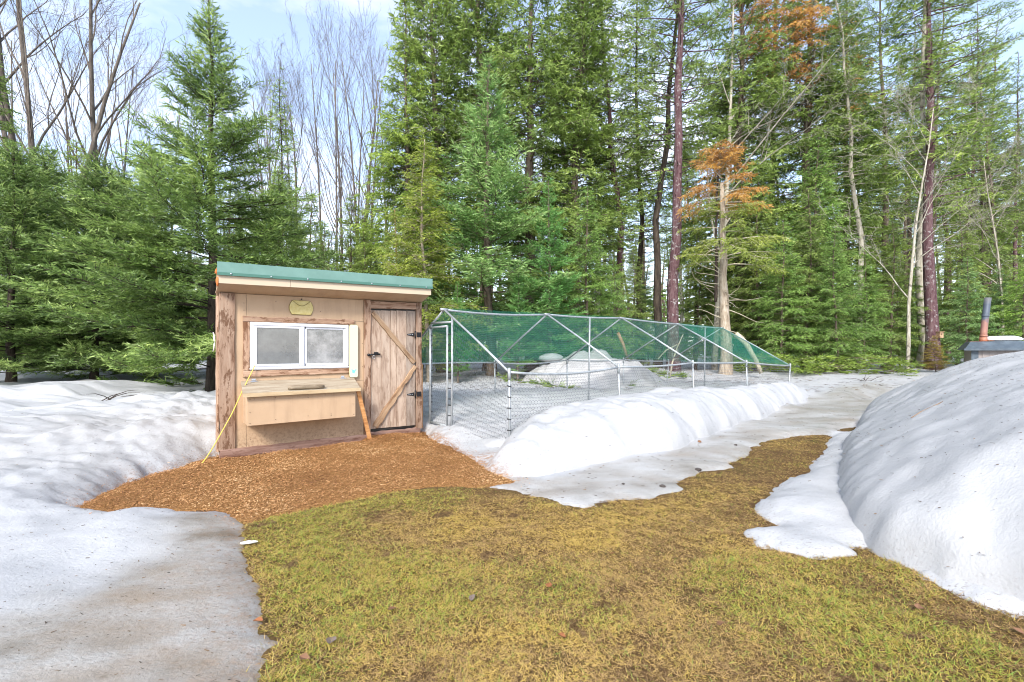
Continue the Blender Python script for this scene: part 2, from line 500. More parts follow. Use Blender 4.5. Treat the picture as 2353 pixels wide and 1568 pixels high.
M['limegreen'] = tone_mat('yellow_green_sprays', [(0.0, (0.115, 0.156, 0.020)), (0.5, (0.276, 0.348, 0.045)), (1.0, (0.483, 0.552, 0.100))], vary=0.1, transl=0.4)
M['pine'] = tone_mat('pine_needles', [(0.0, (0.074, 0.123, 0.025)), (0.5, (0.202, 0.298, 0.060)), (1.0, (0.403, 0.508, 0.127))], vary=0.22, transl=0.4)
M['rust'] = tone_mat('rust_orange_foliage', [(0.0, (0.312, 0.131, 0.030)), (0.5, (0.550, 0.275, 0.053)), (1.0, (0.688, 0.435, 0.105))], vary=0.1)
M['yellowbush'] = tone_mat('yellow_bush_sprays', [(0.0, (0.16, 0.13, 0.02)), (0.5, (0.32, 0.24, 0.03)), (1.0, (0.42, 0.34, 0.07))], vary=0.1)
M['grass'] = tone_mat('matted_grass_blades', [(0.0, (0.123, 0.071, 0.033)), (0.25, (0.285, 0.176, 0.071)), (0.5, (0.570, 0.385, 0.147)), (0.68, (0.570, 0.408, 0.085)), (0.85, (0.342, 0.380, 0.043)), (1.0, (0.162, 0.314, 0.038))], 0.3, 0.0)
M['chip'] = tone_mat('wood_shavings', [(0.0, (0.134, 0.055, 0.019)), (0.35, (0.336, 0.154, 0.054)), (0.7, (0.515, 0.275, 0.108)), (1.0, (0.694, 0.462, 0.238))], 0.1, 0.0)
M['litter'] = tone_mat('dark_twig_litter', [(0.0, (0.03, 0.025, 0.02)), (0.6, (0.09, 0.06, 0.035)), (1.0, (0.20, 0.13, 0.07))], 0.0, 0.0)


def bark(name, a, b, c, spots=None, scale=1.0):
    m = mat(name, rough=0.9, spec=0.15); t = NT(m); v = t.objr()
    n1 = t.noise(v, 14 * scale, 6, 0.7, (1, 1, 0.22))
    col = t.ramp(n1, [(0.32, a), (0.5, b), (0.68, c)])
    if spots:
        col = t.mix(t.ramp(t.noise(v, 7 * scale, 5, 0.7), [(0.56, (0, 0, 0)), (0.62, (0.8, 0.8, 0.8))]), col, spots)
    t.link(col, t.b.inputs['Base Color']); t.bump(n1, 0.9, 0.03)
    return m


M['bark'] = bark('grey_brown_bark', (0.06, 0.045, 0.032), (0.13, 0.10, 0.075), (0.22, 0.18, 0.14))
M['barkpurple'] = bark('purple_brown_bark', (0.055, 0.026, 0.03), (0.105, 0.058, 0.062), (0.17, 0.11, 0.11), (0.30, 0.28, 0.27))
M['barkcedar'] = bark('pale_cedar_bark', (0.17, 0.13, 0.09), (0.33, 0.27, 0.20), (0.48, 0.42, 0.34))
M['barkpale'] = bark('pale_aspen_bark', (0.22, 0.20, 0.15), (0.36, 0.33, 0.26), (0.52, 0.49, 0.42), (0.10, 0.09, 0.07))
M['barkbirch'] = bark('birch_bark', (0.20, 0.18, 0.13), (0.36, 0.33, 0.26), (0.50, 0.47, 0.40), (0.10, 0.085, 0.07))
M['barkgrey'] = bark('grey_bark', (0.07, 0.058, 0.048), (0.13, 0.108, 0.088), (0.22, 0.19, 0.16))
M['barkdark'] = bark('dark_wet_bark', (0.025, 0.02, 0.016), (0.055, 0.042, 0.033), (0.10, 0.08, 0.06))
M['barkorange'] = bark('orange_young_bark', (0.20, 0.10, 0.05), (0.34, 0.19, 0.10), (0.42, 0.28, 0.18))
M['deadwood'] = bark('bleached_deadwood', (0.30, 0.25, 0.17), (0.45, 0.40, 0.29), (0.56, 0.52, 0.40))

# ================================================================ THE SETTING
BARE_V = [(170, 1175), (300, 1108), (295, 1118), (340, 1095), (390, 1085), (470, 1060), (500, 1050), (560, 1052)]
BARE = [gp(*q) for q in BARE_V]
BARE += [ab(0.62 + 0.1, 6.0), ab(1.6, 6.1), ab(3.0, 6.0), ab(3.10, 5.92)]
BARE += [gp(*q) for q in [(985, 1012), (1015, 1032), (1050, 1042), (1085, 1062), (1105, 1082), (1140, 1100), (1170, 1112), (1120, 1120), (1180, 1130), (1260, 1150), (1290, 1163),
    (1345, 1172), (1375, 1166), (1372, 1158), (1430, 1148), (1490, 1148), (1560, 1131), (1577, 1124), (1556, 1114), (1562, 1101), (1600, 1091), (1682, 1076), (1668, 1067), (1712, 1046), (1722, 1034),
    (1764, 1014), (1830, 1003), (1897, 1000), (1912, 1004), (1900, 1030), (1880, 1055), (1850, 1085), (1800, 1110), (1780, 1130), (1725, 1163), (1742, 1187), (1790, 1212), (1715, 1224), (1738, 1250),
    (1820, 1272), (1900, 1287), (1986, 1279), (1950, 1262), (2010, 1262), (2060, 1290), (2150, 1345), (2250, 1395), (2353, 1420)]]
BARE += [(2.9, 1.2), (3.6, 0.3), (3.0, -1.5), (0, -2.0), (-0.9, -1.0), (-0.95, 1.2)]
BARE += [gp(*q) for q in [(600, 1568), (622, 1510), (645, 1478), (590, 1446), (604, 1405), (582, 1335), (566, 1290), (553, 1262), (556, 1220), (545, 1196), (510, 1185), (420, 1180), (350, 1179), (280, 1189), (230, 1186)]]
MULCH = [gp(*q) for q in BARE_V] + [ab(0.72, 6.6), ab(3.0, 6.6), ab(3.12, 5.95)]
MULCH += [gp(*q) for q in [(985, 1005), (1040, 1030), (1090, 1058), (1150, 1092), (1190, 1112), (1120, 1120), (1050, 1119), (1000, 1121), (940, 1126), (850, 1141), (760, 1161), (640, 1184), (575, 1203), (548, 1195), (510, 1183), (420, 1178), (350, 1177), (280, 1187), (230, 1184)]]
SLITS = [[gp(*q) for q in s] for s in ([(1912, 992), (1940, 985), (1990, 978), (1985, 990), (1930, 998)], [(1978, 926), (2010, 917), (2052, 911), (2040, 922), (1995, 931)])]

# spot depths of snow: (x, y, depth)
DEPTH = np.array([(-1.0, 1.6, .035), (-2, 1.8, .05), (-3, 1.8, .08), (-2.1, 2.5, .05), (-1.7, 3.0, .045), (-2.4, 3.2, .07), (-3, 2.5, .11), (-3.6, 2.2, .15), (-2.7, 3.1, .12), (-3.3, 3.5, .24), (-4, 3.2, .30), (-5.2, 3, .36),
    (-3.5, 4.2, .27), (-4.2, 5, .40), (-6, 5, .44), (-5, 7, .48), (-3.7, 5.1, .40), (-8, 8, .58), (-4, 9, .44), (-12, 12, .66), (-2, 9, .42), (0, 9.5, .36), (-2.6, 4.55, .10), (-3.0, 4.4, .16), (-3.25, 4.75, .14),
    (1, 7, .30), (3, 8.5, .33), (5, 10, .35), (6, 11.5, .36), (-.55, 6.3, .22), (-.9, 6.6, .2), (0.2, 6.1, .26), (-1.2, 8.4, .40), (0, 14, .42), (5, 16, .5), (10, 16, .45), (8, 12, .24), (0, 30, .6), (-20, 30, .8), (25, 30, .6), (0, 90, .9), (40, 60, .8), (-50, 60, .9),
    (.4, 4.3, .035), (1, 4.4, .04), (2, 5.2, .04), (3, 6.3, .04), (4.5, 7.6, .05), (6.3, 9.2, .07), (1.3, 4.1, .03), (0.2, 3.9, .03), (-.25, 4.4, .05), (-.1, 4.9, .10), (-.35, 4.8, .06), (-.45, 5.2, .06), (-.7, 5.5, .04),
    (2.0, 3.0, .06), (2.1, 3.4, .11), (2.7, 4.3, .10), (4.2, 6.2, .08), (1.75, 3.35, .08), (9, 13, .3), (15, 15, .5), (12, 5, .3), (6, -3, .2), (-5, -3, .4), (0, -8, .4), (30, 0, .5), (-30, 0, .7), (0, -40, .6)])


def depth_at(x, y):
    num = np.zeros(x.shape); den = np.zeros(x.shape)
    for px_, py_, t_ in DEPTH:
        w = 1 / (((x - px_) ** 2 + (y - py_) ** 2) + 0.02) ** 1.6
        num += w * t_; den += w
    return num / den


def ground_z(x, y):
    return 0.012 * fbm(x * 0.7, y * 0.7, 3, 3) + 0.008 * fbm(x * 3, y * 3, 5, 2)


def snow_z(x, y):
    d = sdist(x, y, BARE)
    for s in SLITS:
        d = np.minimum(d, sdist(x, y, s))
    e = d + 0.05 * fbm(x * 2.2, y * 2.2, 21, 4) * np.clip(1.2 - np.abs(d), 0, 1) + 0.045 * fbm(x * 8, y * 8, 22, 4) + 0.028 * fbm(x * 23, y * 23, 23, 2)
    T = depth_at(x, y)
    w = 0.11 - 0.05 * sstep(T, 0.05, 0.10) + 0.55 * np.maximum(T - 0.06, 0)
    prof = np.where(e > 0, 1 - np.exp(-np.maximum(e, 0) / w), 0)
    lump = 0.26 * fbm(x * 1.3, y * 1.3, 30, 4) + 0.15 * fbm(x * 4.2, y * 4.2, 31, 4) + 0.10 * fbm(x * 12, y * 12, 32, 2)
    z = T * prof * (1 + lump * sstep(T, 0.03, 0.16)) + 0.008 * prof * fbm(x * 7, y * 7, 33, 3)
    # far field rolls gently
    far = sstep(np.hypot(x, y - 5), 10, 30)
    z = z + far * 0.25 * fbm(x * 0.12, y * 0.12, 40, 3)
    z = np.where(e > 0, z, np.maximum(e * 0.6, -0.06))
    return ground_z(x, y) + z, d, T


def axis(lo, hi, step, far_lo, far_hi, g=1.12):
    a = list(np.arange(lo, hi + 1e-6, step)); s = step
    x = hi
    while x < far_hi:
        s *= g; x += s; a.append(x)
    s = step; x = lo
    while x > far_lo:
        s *= g; x -= s; a.insert(0, x)
    return np.array(a)


def grid_mesh(name, xs, ys, zf, mats, keep=None, attrs=None):
    X, Y = np.meshgrid(xs, ys)
    Z = zf(X.ravel(), Y.ravel())
    nx, ny = len(xs), len(ys)
    i = np.arange(nx * ny).reshape(ny, nx)
    q = np.stack([i[:-1, :-1], i[:-1, 1:], i[1:, 1:], i[1:, :-1]], -1).reshape(-1, 4)
    if keep is not None:
        k = keep(X.ravel(), Y.ravel(), Z)
        q = q[k[q].any(1)]
        used = np.unique(q); re = np.full(nx * ny, -1); re[used] = np.arange(len(used)); q = re[q]
    else:
        used = np.arange(nx * ny)
    v = np.stack([X.ravel()[used], Y.ravel()[used], Z[used]], -1)
    at = [(n_, 'POINT', f_(v[:, 0], v[:, 1], v[:, 2])) for n_, f_ in (attrs or [])]
    return mk_mesh(name, v, None, mats, smooth=True, attrs=at, quad=q)


# ground sheet out to the horizon
gx = axis(-4, 6, 0.12, -420, 420, 1.2); gy = axis(-1, 8, 0.12, -420, 420, 1.2)
tag(ob('ground', grid_mesh('ground', gx, gy, ground_z, M['ground'])), 'bare winter lawn soil under the grass and snow', None, None, 'structure')

# snow cover
ICE_L = [gp(*q) for q in [(0, 1420), (150, 1372), (300, 1300), (400, 1238), (430, 1196), (560, 1190)]] + [(-0.6, 2.6), (-0.7, 1.0), (-2.5, 0.2), (-3.6, 1.2)]
ICE_R = [gp(*q) for q in [(1095, 1090), (1250, 1112), (1400, 1075), (1550, 1045), (1700, 985), (1850, 935), (1960, 905), (2060, 905), (1950, 990), (1720, 1070), (1590, 1140), (1380, 1175), (1200, 1140)]]


def a_ice(x, y, z):
    n = 0.25 * fbm(x * 2, y * 2, 51, 4)
    a = sstep(-sdist(x, y, ICE_L) + n, -0.15, 0.25)
    b = sstep(-sdist(x, y, ICE_R) + n * 0.5, -0.08, 0.10) * 0.8
    c = 0.55 * sstep(np.hypot(x + 4.6, y - 4.6) + n * 2, 1.7, 0.9)
    return np.clip(np.maximum(np.maximum(a, b), c * 0.5), 0, 1)


def a_dirt(x, y, z):
    d = sdist(x, y, BARE)
    near = 0.55 * np.exp(-np.maximum(d, 0) / 0.16)
    woods = sstep(y, 11.5, 15) * 0.85 + 0.12
    coop = 0.7 * np.exp(-np.hypot(x + 3.25, y - 4.9) / 0.3)
    pen = 0.8 * np.exp(-np.hypot(x + 0.55, y - 5.9) / 0.5)
    ice = 0.5 * sstep(-sdist(x, y, ICE_L), 0.0, 0.5) * (0.6 + 0.8 * fbm(x * 1.6, y * 1.6, 57, 3))
    return np.clip(near + woods + coop + pen + ice + 0.25 * fbm(x * 1.1, y * 1.1, 55, 3), 0, 1)


def a_shav(x, y, z):
    d = sdist(x, y, MULCH)
    spill = 0.9 * np.exp(-((x + 0.28) ** 2 + (y - 4.95) ** 2) / 0.035)
    return np.clip(0.95 * np.exp(-np.maximum(d, 0) / 0.05) + spill + 0.42 * np.exp(-np.maximum(sdist(x, y, BARE), 0) / 0.22) * sstep(-sdist(x, y, ICE_L), -0.1, 0.15), 0, 1)


SN_ATTR = [('ice', a_ice), ('dirt', a_dirt), ('shavings', a_shav)]
sx = axis(-4.6, 5.4, 0.035, -400, 400, 1.13); sy = axis(1.3, 7.6, 0.035, -400, 420, 1.10)
sn = ob('snow_cover', grid_mesh('snow_cover', sx, sy, lambda x, y: snow_z(x, y)[0], M['snow'], keep=lambda x, y, z: z > ground_z(x, y) - 0.045, attrs=SN_ATTR))
tag(sn, 'old spring snow and grey ice lying over the yard and woodland floor', 'snow', None, 'stuff')


def zsnow(x, y):
    z = snow_z(np.array([float(x)]), np.array([float(y)]))[0][0]
    return float(max(z, 0))


# shovelled bank in front of the run
def bank_z(x, y):
    a = x * UX + y * UY; b = x * PX + y * PY
    a2 = a + 0.15 * fbm(b * 2, a * 2, 61, 3) - 0.30 - 0.55 * sstep(b, 3.6, 4.3) * sstep(a, 4.2, 3.2)
    top = np.interp(a2, [2.15, 2.45, 3.0, 3.6, 4.4, 6, 8, 10, 11.2, 11.9, 12.5], [0, .16, .36, .45, .51, .55, .50, .50, .47, .3, 0])
    outer = np.interp(a, [2.2, 2.86, 3.8, 4.9, 7.2, 9, 11, 12], [3.25, 3.10, 3.07, 3.0, 3.28, 3.5, 3.65, 3.8])
    outer = outer + 0.10 * fbm(a * 1.6, b * 0.6, 62, 4) + 0.03 * fbm(a * 7, b * 5, 67, 3)
    s = (b - outer)
    front = 0.30 * (1 - np.exp(-np.maximum(s, 0) / 0.03)) + 0.70 * (1 - np.exp(-(np.maximum(s, 0) / 0.24) ** 1.5))
    front = np.where(s > 0, front, 0)
    back = 1 - 0.5 * sstep(b, 4.05, 4.9)
    end = sstep(a2, 2.2, 2.6) ** 0.6
    n = 0.075 * fbm(x * 1.9, y * 1.9, 63, 4) + 0.028 * fbm(x * 5.2, y * 5.2, 64, 4) + 0.016 * fbm(x * 16, y * 16, 65, 2)
    n = n + 0.10 * np.exp(-((a - 2.6) / 0.5) ** 2) * fbm(x * 4.5, y * 4.5, 66, 3)
    z = (top * 1.06) * front * back * end + n * front * end * sstep(top, 0, 0.3)
    cover = sstep(b, 5.4, 4.7)
    return np.where(s > 0, z, s * 0.7) * cover - 0.05 * (1 - cover) - 0.02 * (1 - end)


bx = np.arange(-0.9, 8.3, 0.04); by = np.arange(3.0, 11.6, 0.04)
NO = lambda x, y, z: np.zeros(len(x))
bk = ob('snow_bank', grid_mesh('snow_bank', bx, by, lambda x, y: bank_z(x, y), M['snow'], keep=lambda x, y, z: z > -0.03,
    attrs=[('ice', lambda x, y, z: np.clip(0.25 * sstep(z, 0.12, 0.02), 0, 1)), ('dirt', lambda x, y, z: np.clip(0.16 + 0.5 * np.exp(-np.hypot(x + .2, y - 4.55) / 0.3) , 0, 1)), ('shavings', a_shav)]))
tag(bk, 'long rounded white snow bank shovelled along the side of the wire run', 'snow bank')

# big heap
PILE = [(2.7, 1.0), (2.36, 2.02), (2.16, 2.5), (2.17, 2.76), (2.30, 3.1), (2.47, 3.5), (3.0, 4.2), (3.35, 4.65), (4.0, 5.5), (4.9, 6.5), (6.3, 8.2), (8.3, 10.0), (11, 10.6), (13, 8), (12.5, 2), (9, -1), (5, -1.5), (3.3, 0)]


_rp = np.random.default_rng(55)
PITS = [(_rp.uniform(2.3, 7.5), _rp.uniform(2.0, 8.0), _rp.uniform(0.06, 0.30), _rp.uniform(0.01, 0.045)) for _ in range(60)]     # melt pits


def pile_z(x, y):
    d = -sdist(x, y, PILE) + 0.06 * fbm(x * 1.8, y * 1.8, 71, 4) + 0.03 * fbm(x * 9, y * 9, 75, 3)
    dd = np.maximum(d, 0)
    z = 0.24 * (1 - np.exp(-dd / 0.055)) + 1.34 * (1 - np.exp(-(dd / 1.25) ** 1.15))
    z = z * (0.90 + 0.06 * fbm(x * 0.6, y * 0.6, 72, 3)) + (0.035 * fbm(x * 1.7, y * 1.7, 73, 3) + 0.012 * fbm(x * 6, y * 6, 74, 3)) * sstep(dd, 0, 0.4)
    pit = np.zeros(x.shape)
    for px_, py_, pr_, pd_ in PITS:
        pit = pit + pd_ * np.exp(-((x - px_) ** 2 + (y - py_) ** 2) / pr_ ** 2)
    z = z - pit * sstep(dd, 0.02, 0.25)
    return np.where(d > 0, z, np.maximum(d, -0.12))


pxs = np.arange(1.9, 12.9, 0.045); pys = np.arange(-1.4, 10.9, 0.045)
pl = ob('snow_pile', grid_mesh('snow_pile', pxs, pys, pile_z, M['snow'], keep=lambda x, y, z: z > -0.05,
    attrs=[('ice', lambda x, y, z: np.clip(0.02 + 0.2 * sstep(z, 0.3, 0.05), 0, 1)), ('dirt', lambda x, y, z: np.clip(0.08 + 0.25 * sstep(z, 0.25, 0.02) + 0.2 * fbm(x * 1.5, y * 1.5, 77, 3), 0, 0.5)), ('shavings', NO)]))
tag(pl, 'huge smooth ploughed snow heap flecked with needles at the lawn edge', 'snow pile')

# ragged mound behind the run
MND = (2.15, 12.6)


def mound_z(x, y):
    z = np.zeros(x.shape)
    for (cx_, cy_, h_, r_) in [(0.0, 0, 1.02, 0.9), (-0.75, 0.1, 0.72, 0.6), (0.8, -0.1, 0.85, 0.75), (1.35, 0.1, 0.55, 0.6), (-0.1, -0.4, 0.8, 0.9), (-1.25, 0.3, 0.62, 0.5), (0.3, 0.2, 1.04, 0.6)]:
        q = np.hypot(x - MND[0] - cx_, (y - MND[1] - cy_) * 1.2) / r_
        z = np.maximum(z, h_ * np.exp(-q ** 3 * 0.6))
    return z * (1 + 0.2 * fbm(x * 2.5, y * 2.5, 81, 4)) + 0.07 * fbm(x * 5, y * 5, 82, 3) + 0.16


mo = ob('snow_mound', grid_mesh('snow_mound', np.arange(0.0, 4.8, 0.05), np.arange(11, 14.4, 0.05), mound_z, M['snow'], keep=lambda x, y, z: z > 0.22,
    attrs=[('ice', lambda x, y, z: np.clip(0.3 + 0.3 * fbm(x * 2, y * 2, 83, 3), 0, 1)), ('dirt', lambda x, y, z: np.full(len(x), 0.45)), ('shavings', NO)]))
tag(mo, 'ragged grey white snow mound standing behind the wire run', 'snow mound')
a = np.linspace(0, 2 * np.pi, 25)[:-1]
bv, bt = [], []
for k in range(9):
    ph = math.pi * k / 8
    for q in a:
        bv.append((0.36 * math.sin(ph) * math.cos(q), 0.28 * math.sin(ph) * math.sin(q), 0.15 * math.cos(ph) * (1.0 if ph < 1.6 else 0.7)))
for k in range(8):
    for j in range(24):
        bt.append((k * 24 + j, (k + 1) * 24 + j, (k + 1) * 24 + (j + 1) % 24, k * 24 + (j + 1) % 24))
bv = np.array(bv); bv *= (1 + 0.12 * fbm(bv[:, 0] * 5 + 9, bv[:, 1] * 5 + bv[:, 2] * 4, 90, 3))[:, None]
sb = ob('snow_boulder', pym('snow_boulder', bv, bt, M['snow'], True), None, (xat(1268, 12.9), 12.9, 0.99))
tag(sb, 'rounded block of snow perched on the mound behind the run', 'snow block')

# wood shavings bed
def mulch_z(x, y):
    d = -sdist(x, y, MULCH) + 0.09 * fbm(x * 3.5, y * 3.5, 91, 4)
    b = x * PX + y * PY
    up = 0.035 * sstep(b, 4.9, 5.5) - 0.10 * sstep(b, 5.60, 5.84) * sstep(x * UX + y * UY, 2.3, 2.0)
    return ground_z(x, y) + np.where(d > 0, 0.012 + 0.03 * (1 - np.exp(-np.maximum(d, 0) / 0.15)) + up * sstep(d, 0, 0.5) + 0.015 * fbm(x * 4, y * 4, 92, 4), np.maximum(d * 0.4, -0.03))


mu = ob('shavings_bed', grid_mesh('shavings_bed', np.arange(-3.9, 0.6, 0.035), np.arange(3.0, 6.6, 0.035), mulch_z, M['mulch'], keep=lambda x, y, z: z > ground_z(x, y) - 0.02))
tag(mu, 'orange brown wood shavings bed spread in front of the coop', 'wood shavings', None, 'stuff')


def scatter(poly, n, ymin=-9, ymax=99):
    p = np.array(poly); lo, hi = p.min(0), p.max(0)
    lo = np.maximum(lo, [-99, ymin]); hi = np.minimum(hi, [99, ymax])
    out = np.zeros((0, 2))
    while len(out) < n:
        q = R.uniform(lo, hi, (n * 2, 2))
        q = q[sdist(q[:, 0], q[:, 1], poly) < 0]
        out = np.concatenate([out, q])
    return out[:n]


def flakes(pos, az, tilt, ln, wd, roll=0.5):
    """one thin quad per flake"""
    n = len(pos)
    d = np.stack([np.cos(az) * np.cos(tilt), np.sin(az) * np.cos(tilt), np.sin(tilt)], -1)
    s = np.stack([-np.sin(az), np.cos(az), np.zeros(n)], -1) + np.array([0, 0, 1.0]) * R.uniform(-roll, roll, (n, 1))
    s /= np.linalg.norm(s, axis=1, keepdims=True)
    a0 = pos - s * wd[:, None] / 2; a1 = pos + s * wd[:, None] / 2
    b1 = pos + d * ln[:, None] + s * wd[:, None] * 0.3; b0 = pos + d * ln[:, None] - s * wd[:, None] * 0.3
    v = np.stack([a0, a1, b1, b0], 1).reshape(-1, 3)
    q = np.arange(n * 4).reshape(-1, 4)
    return v, q


n = 60000
p = scatter(MULCH, n, 3.0)
sp_ = R.random(n) < 0.18
p[sp_] += R.normal(0, 0.13, (int(sp_.sum()), 2))
n1 = fbm(p[:, 0] * 1.7, p[:, 1] * 1.7, 95, 3)
z = np.maximum(mulch_z(p[:, 0], p[:, 1]), snow_z(p[:, 0], p[:, 1])[0]) + R.uniform(0.0, 0.012, n)
v, q = flakes(np.column_stack([p, z]), R.uniform(0, 6.28, n), R.uniform(-0.15, 0.5, n), R.uniform(0.006, 0.020, n) * R.choice([0.8, 1, 1.8], n, p=[.5, .4, .1]), R.uniform(0.002, 0.008, n), 0.8)
tone = np.clip(0.5 + 0.5 * n1 + R.normal(0, 0.2, n), 0, 1)
tag(ob('wood_chips', mk_mesh('wood_chips', v, None, M['chip'], attrs=[('tone', 'FACE', tone)], quad=q)), 'loose curled wood chips over the shavings bed', 'wood chips', None, 'stuff')

# lawn blades
n = 330000
p = scatter(BARE, 430000, 1.5, 4.6)
p = np.concatenate([p[R.random(len(p)) < 1 - sstep(p[:, 1], 2.3, 4.6)], scatter(BARE, 190000, 1.5, 7.5)])
jp = R.random(len(p)) < 0.12
p[jp] += R.normal(0, 0.05, (int(jp.sum()), 2))
dm = sdist(p[:, 0], p[:, 1], MULCH)
p = p[(dm > 0.01 + 0.03 * R.random(len(p))) & (p[:, 0] > -2)]
n = len(p)
pat = fbm(p[:, 0] * 1.3, p[:, 1] * 1.3, 101, 4) + 0.25 * np.exp(-((p[:, 0] + 1.0) ** 2 + (p[:, 1] - 2.6) ** 2) / 0.5) + 0.2 * np.exp(-((p[:, 0] - 1.5) ** 2 + (p[:, 1] - 3.4) ** 2) / 0.4)          # green / straw patches
bald = fbm(p[:, 0] * 4.2, p[:, 1] * 4.2, 105, 4) - 0.10 * np.exp(-((p[:, 0] - 1.9) ** 2 / 0.9 + (p[:, 1] - 2.0) ** 2 / 0.16))
thin = fbm(p[:, 0] * 7, p[:, 1] * 7, 111, 3)
keep = (R.random(n) < np.clip(0.72 + 0.75 * thin, 0.25, 1)) & (bald > -0.62) | (R.random(n) < 0.3)
p, pat, bald = p[keep], pat[keep], bald[keep]; n = len(p)
green = np.clip(sstep(pat, -0.10, 0.42), 0, 1)
straw = np.exp(-((p[:, 0] - 0.1) ** 2 / 0.7 + (p[:, 1] - 3.0) ** 2 / 0.5)); soil = np.exp(-((p[:, 0] - 1.9) ** 2 / 0.9 + (p[:, 1] - 2.0) ** 2 / 0.16))
isg = R.random(n) < (0.06 + 0.56 * green) * (1 - 0.75 * straw)
tone = np.where(isg, R.uniform(0.62, 1.0, n), np.clip(R.normal(0.40, 0.17, n) + 0.30 * fbm(p[:, 0] * 2.1, p[:, 1] * 2.1, 103, 3) + 0.18 * fbm(p[:, 0] * 9, p[:, 1] * 9, 104, 2) + 0.12 * straw - 0.28 * soil * R.random(n), 0.02, 0.66))
tone = np.where(R.random(n) < 0.12, R.uniform(0, 0.15, n), tone)
tone = np.where(bald < -0.55, R.uniform(0, 0.3, n), tone)
clump = fbm(p[:, 0] * 14, p[:, 1] * 14, 107, 2)
az = fbm(p[:, 0] * 5, p[:, 1] * 5, 108, 2) * 6 + R.uniform(-3.1, 3.1, n)
ln = R.uniform(0.012, 0.034, n) * (1 + 0.4 * clump) * np.where(isg, 1.15, 1)
z = ground_z(p[:, 0], p[:, 1]) + 0.002 + 0.010 * np.clip(clump + 0.3, 0, 1)
tilt = np.where(isg, R.uniform(0.1, 0.8, n), R.uniform(-0.1, 0.55, n))
edge = np.exp(np.minimum(sdist(p[:, 0], p[:, 1], BARE), 0) / 0.05)
tone = np.clip(tone - 0.35 * edge * R.random(n), 0, 1)
v, q = flakes(np.column_stack([p, z]), az, tilt, ln, R.uniform(0.0018, 0.0036, n), 0.8)
v = v.reshape(-1, 4, 3); v[:, 2] = (v[:, 2] + v[:, 3]) / 2; v = v[:, :3].reshape(-1, 3); q = np.arange(len(v)).reshape(-1, 3)
tag(ob('lawn_grass', mk_mesh('lawn_grass', v, q, M['grass'], attrs=[('tone', 'FACE', tone)])), 'matted straw and green grass blades on the thawed lawn', 'grass', None, 'stuff')

# needle and twig litter on snow and ice
def litter(pts, zf, lo, hi):
    k = len(pts); z = zf(pts[:, 0], pts[:, 1])
    return np.column_stack([pts, z + 0.002]), R.uniform(lo, hi, k)


L_p, L_l = [], []
pts = np.column_stack([R.uniform(-7, 0, 5200), R.uniform(1.6, 9, 5200)]); zz, dd, _ = snow_z(pts[:, 0], pts[:, 1]); pts = pts[dd > 0.03]
a_, b_ = litter(pts, lambda x, y: snow_z(x, y)[0], 0.004, 0.020); L_p.append(a_); L_l.append(b_)
pts = np.column_stack([R.uniform(-3, -0.6, 1500), R.uniform(1.6, 4.2, 1500)]); zz, dd, _ = snow_z(pts[:, 0], pts[:, 1]); pts = pts[dd > 0.0]
a_, b_ = litter(pts, lambda x, y: snow_z(x, y)[0], 0.003, 0.010); L_p.append(a_); L_l.append(b_)
pts = np.column_stack([R.uniform(0, 9, 4000), R.uniform(3.5, 12, 4000)]); zz, dd, _ = snow_z(pts[:, 0], pts[:, 1]); bz = bank_z(pts[:, 0], pts[:, 1]); k = (dd > 0.03); pts = pts[k]
a_, b_ = litter(pts, lambda x, y: np.maximum(snow_z(x, y)[0], bank_z(x, y)), 0.006, 0.03); L_p.append(a_); L_l.append(b_)
pts = np.column_stack([R.uniform(2.2, 9, 6500), R.uniform(1.6, 9.5, 6500)]); k = pile_z(pts[:, 0], pts[:, 1]) > 0.08; pts = pts[k]
a_, b_ = litter(pts, pile_z, 0.005, 0.026); L_p.append(a_); L_l.append(b_)
pts = np.column_stack([R.uniform(-25, 28, 16000), R.uniform(10.5, 28, 16000)])
a_, b_ = litter(pts, lambda x, y: snow_z(x, y)[0], 0.04, 0.22); L_p.append(a_); L_l.append(b_)
P_ = np.concatenate(L_p); l_ = np.concatenate(L_l); k = len(P_)
v, q = flakes(P_, R.uniform(-0.7, 0.7, k) + np.where(R.random(k) < 0.5, 0, 3.14), R.uniform(-0.1, 0.25, k), l_, np.minimum(l_ * 0.22, 0.012) + 0.001, 0.9)
tag(ob('needle_litter', mk_mesh('needle_litter', v, None, M['litter'], attrs=[('tone', 'FACE', R.random(k))], quad=q)), 'dark needles, twigs and bark flecks strewn over the snow', 'litter', None, 'stuff')
# ================================================================ THE COOP
S0 = ab(0.603, 5.891)
coop = thing('chicken_coop', (S0[0], S0[1], 0), TH, 'tan chicken coop shed with green metal roof and rough board trim', 'chicken coop')


def wtop(s): return 1.836 + 0.020 * s            # the wall head climbs slightly to one side
def wbot(s): return 0.115 - 0.020 * s


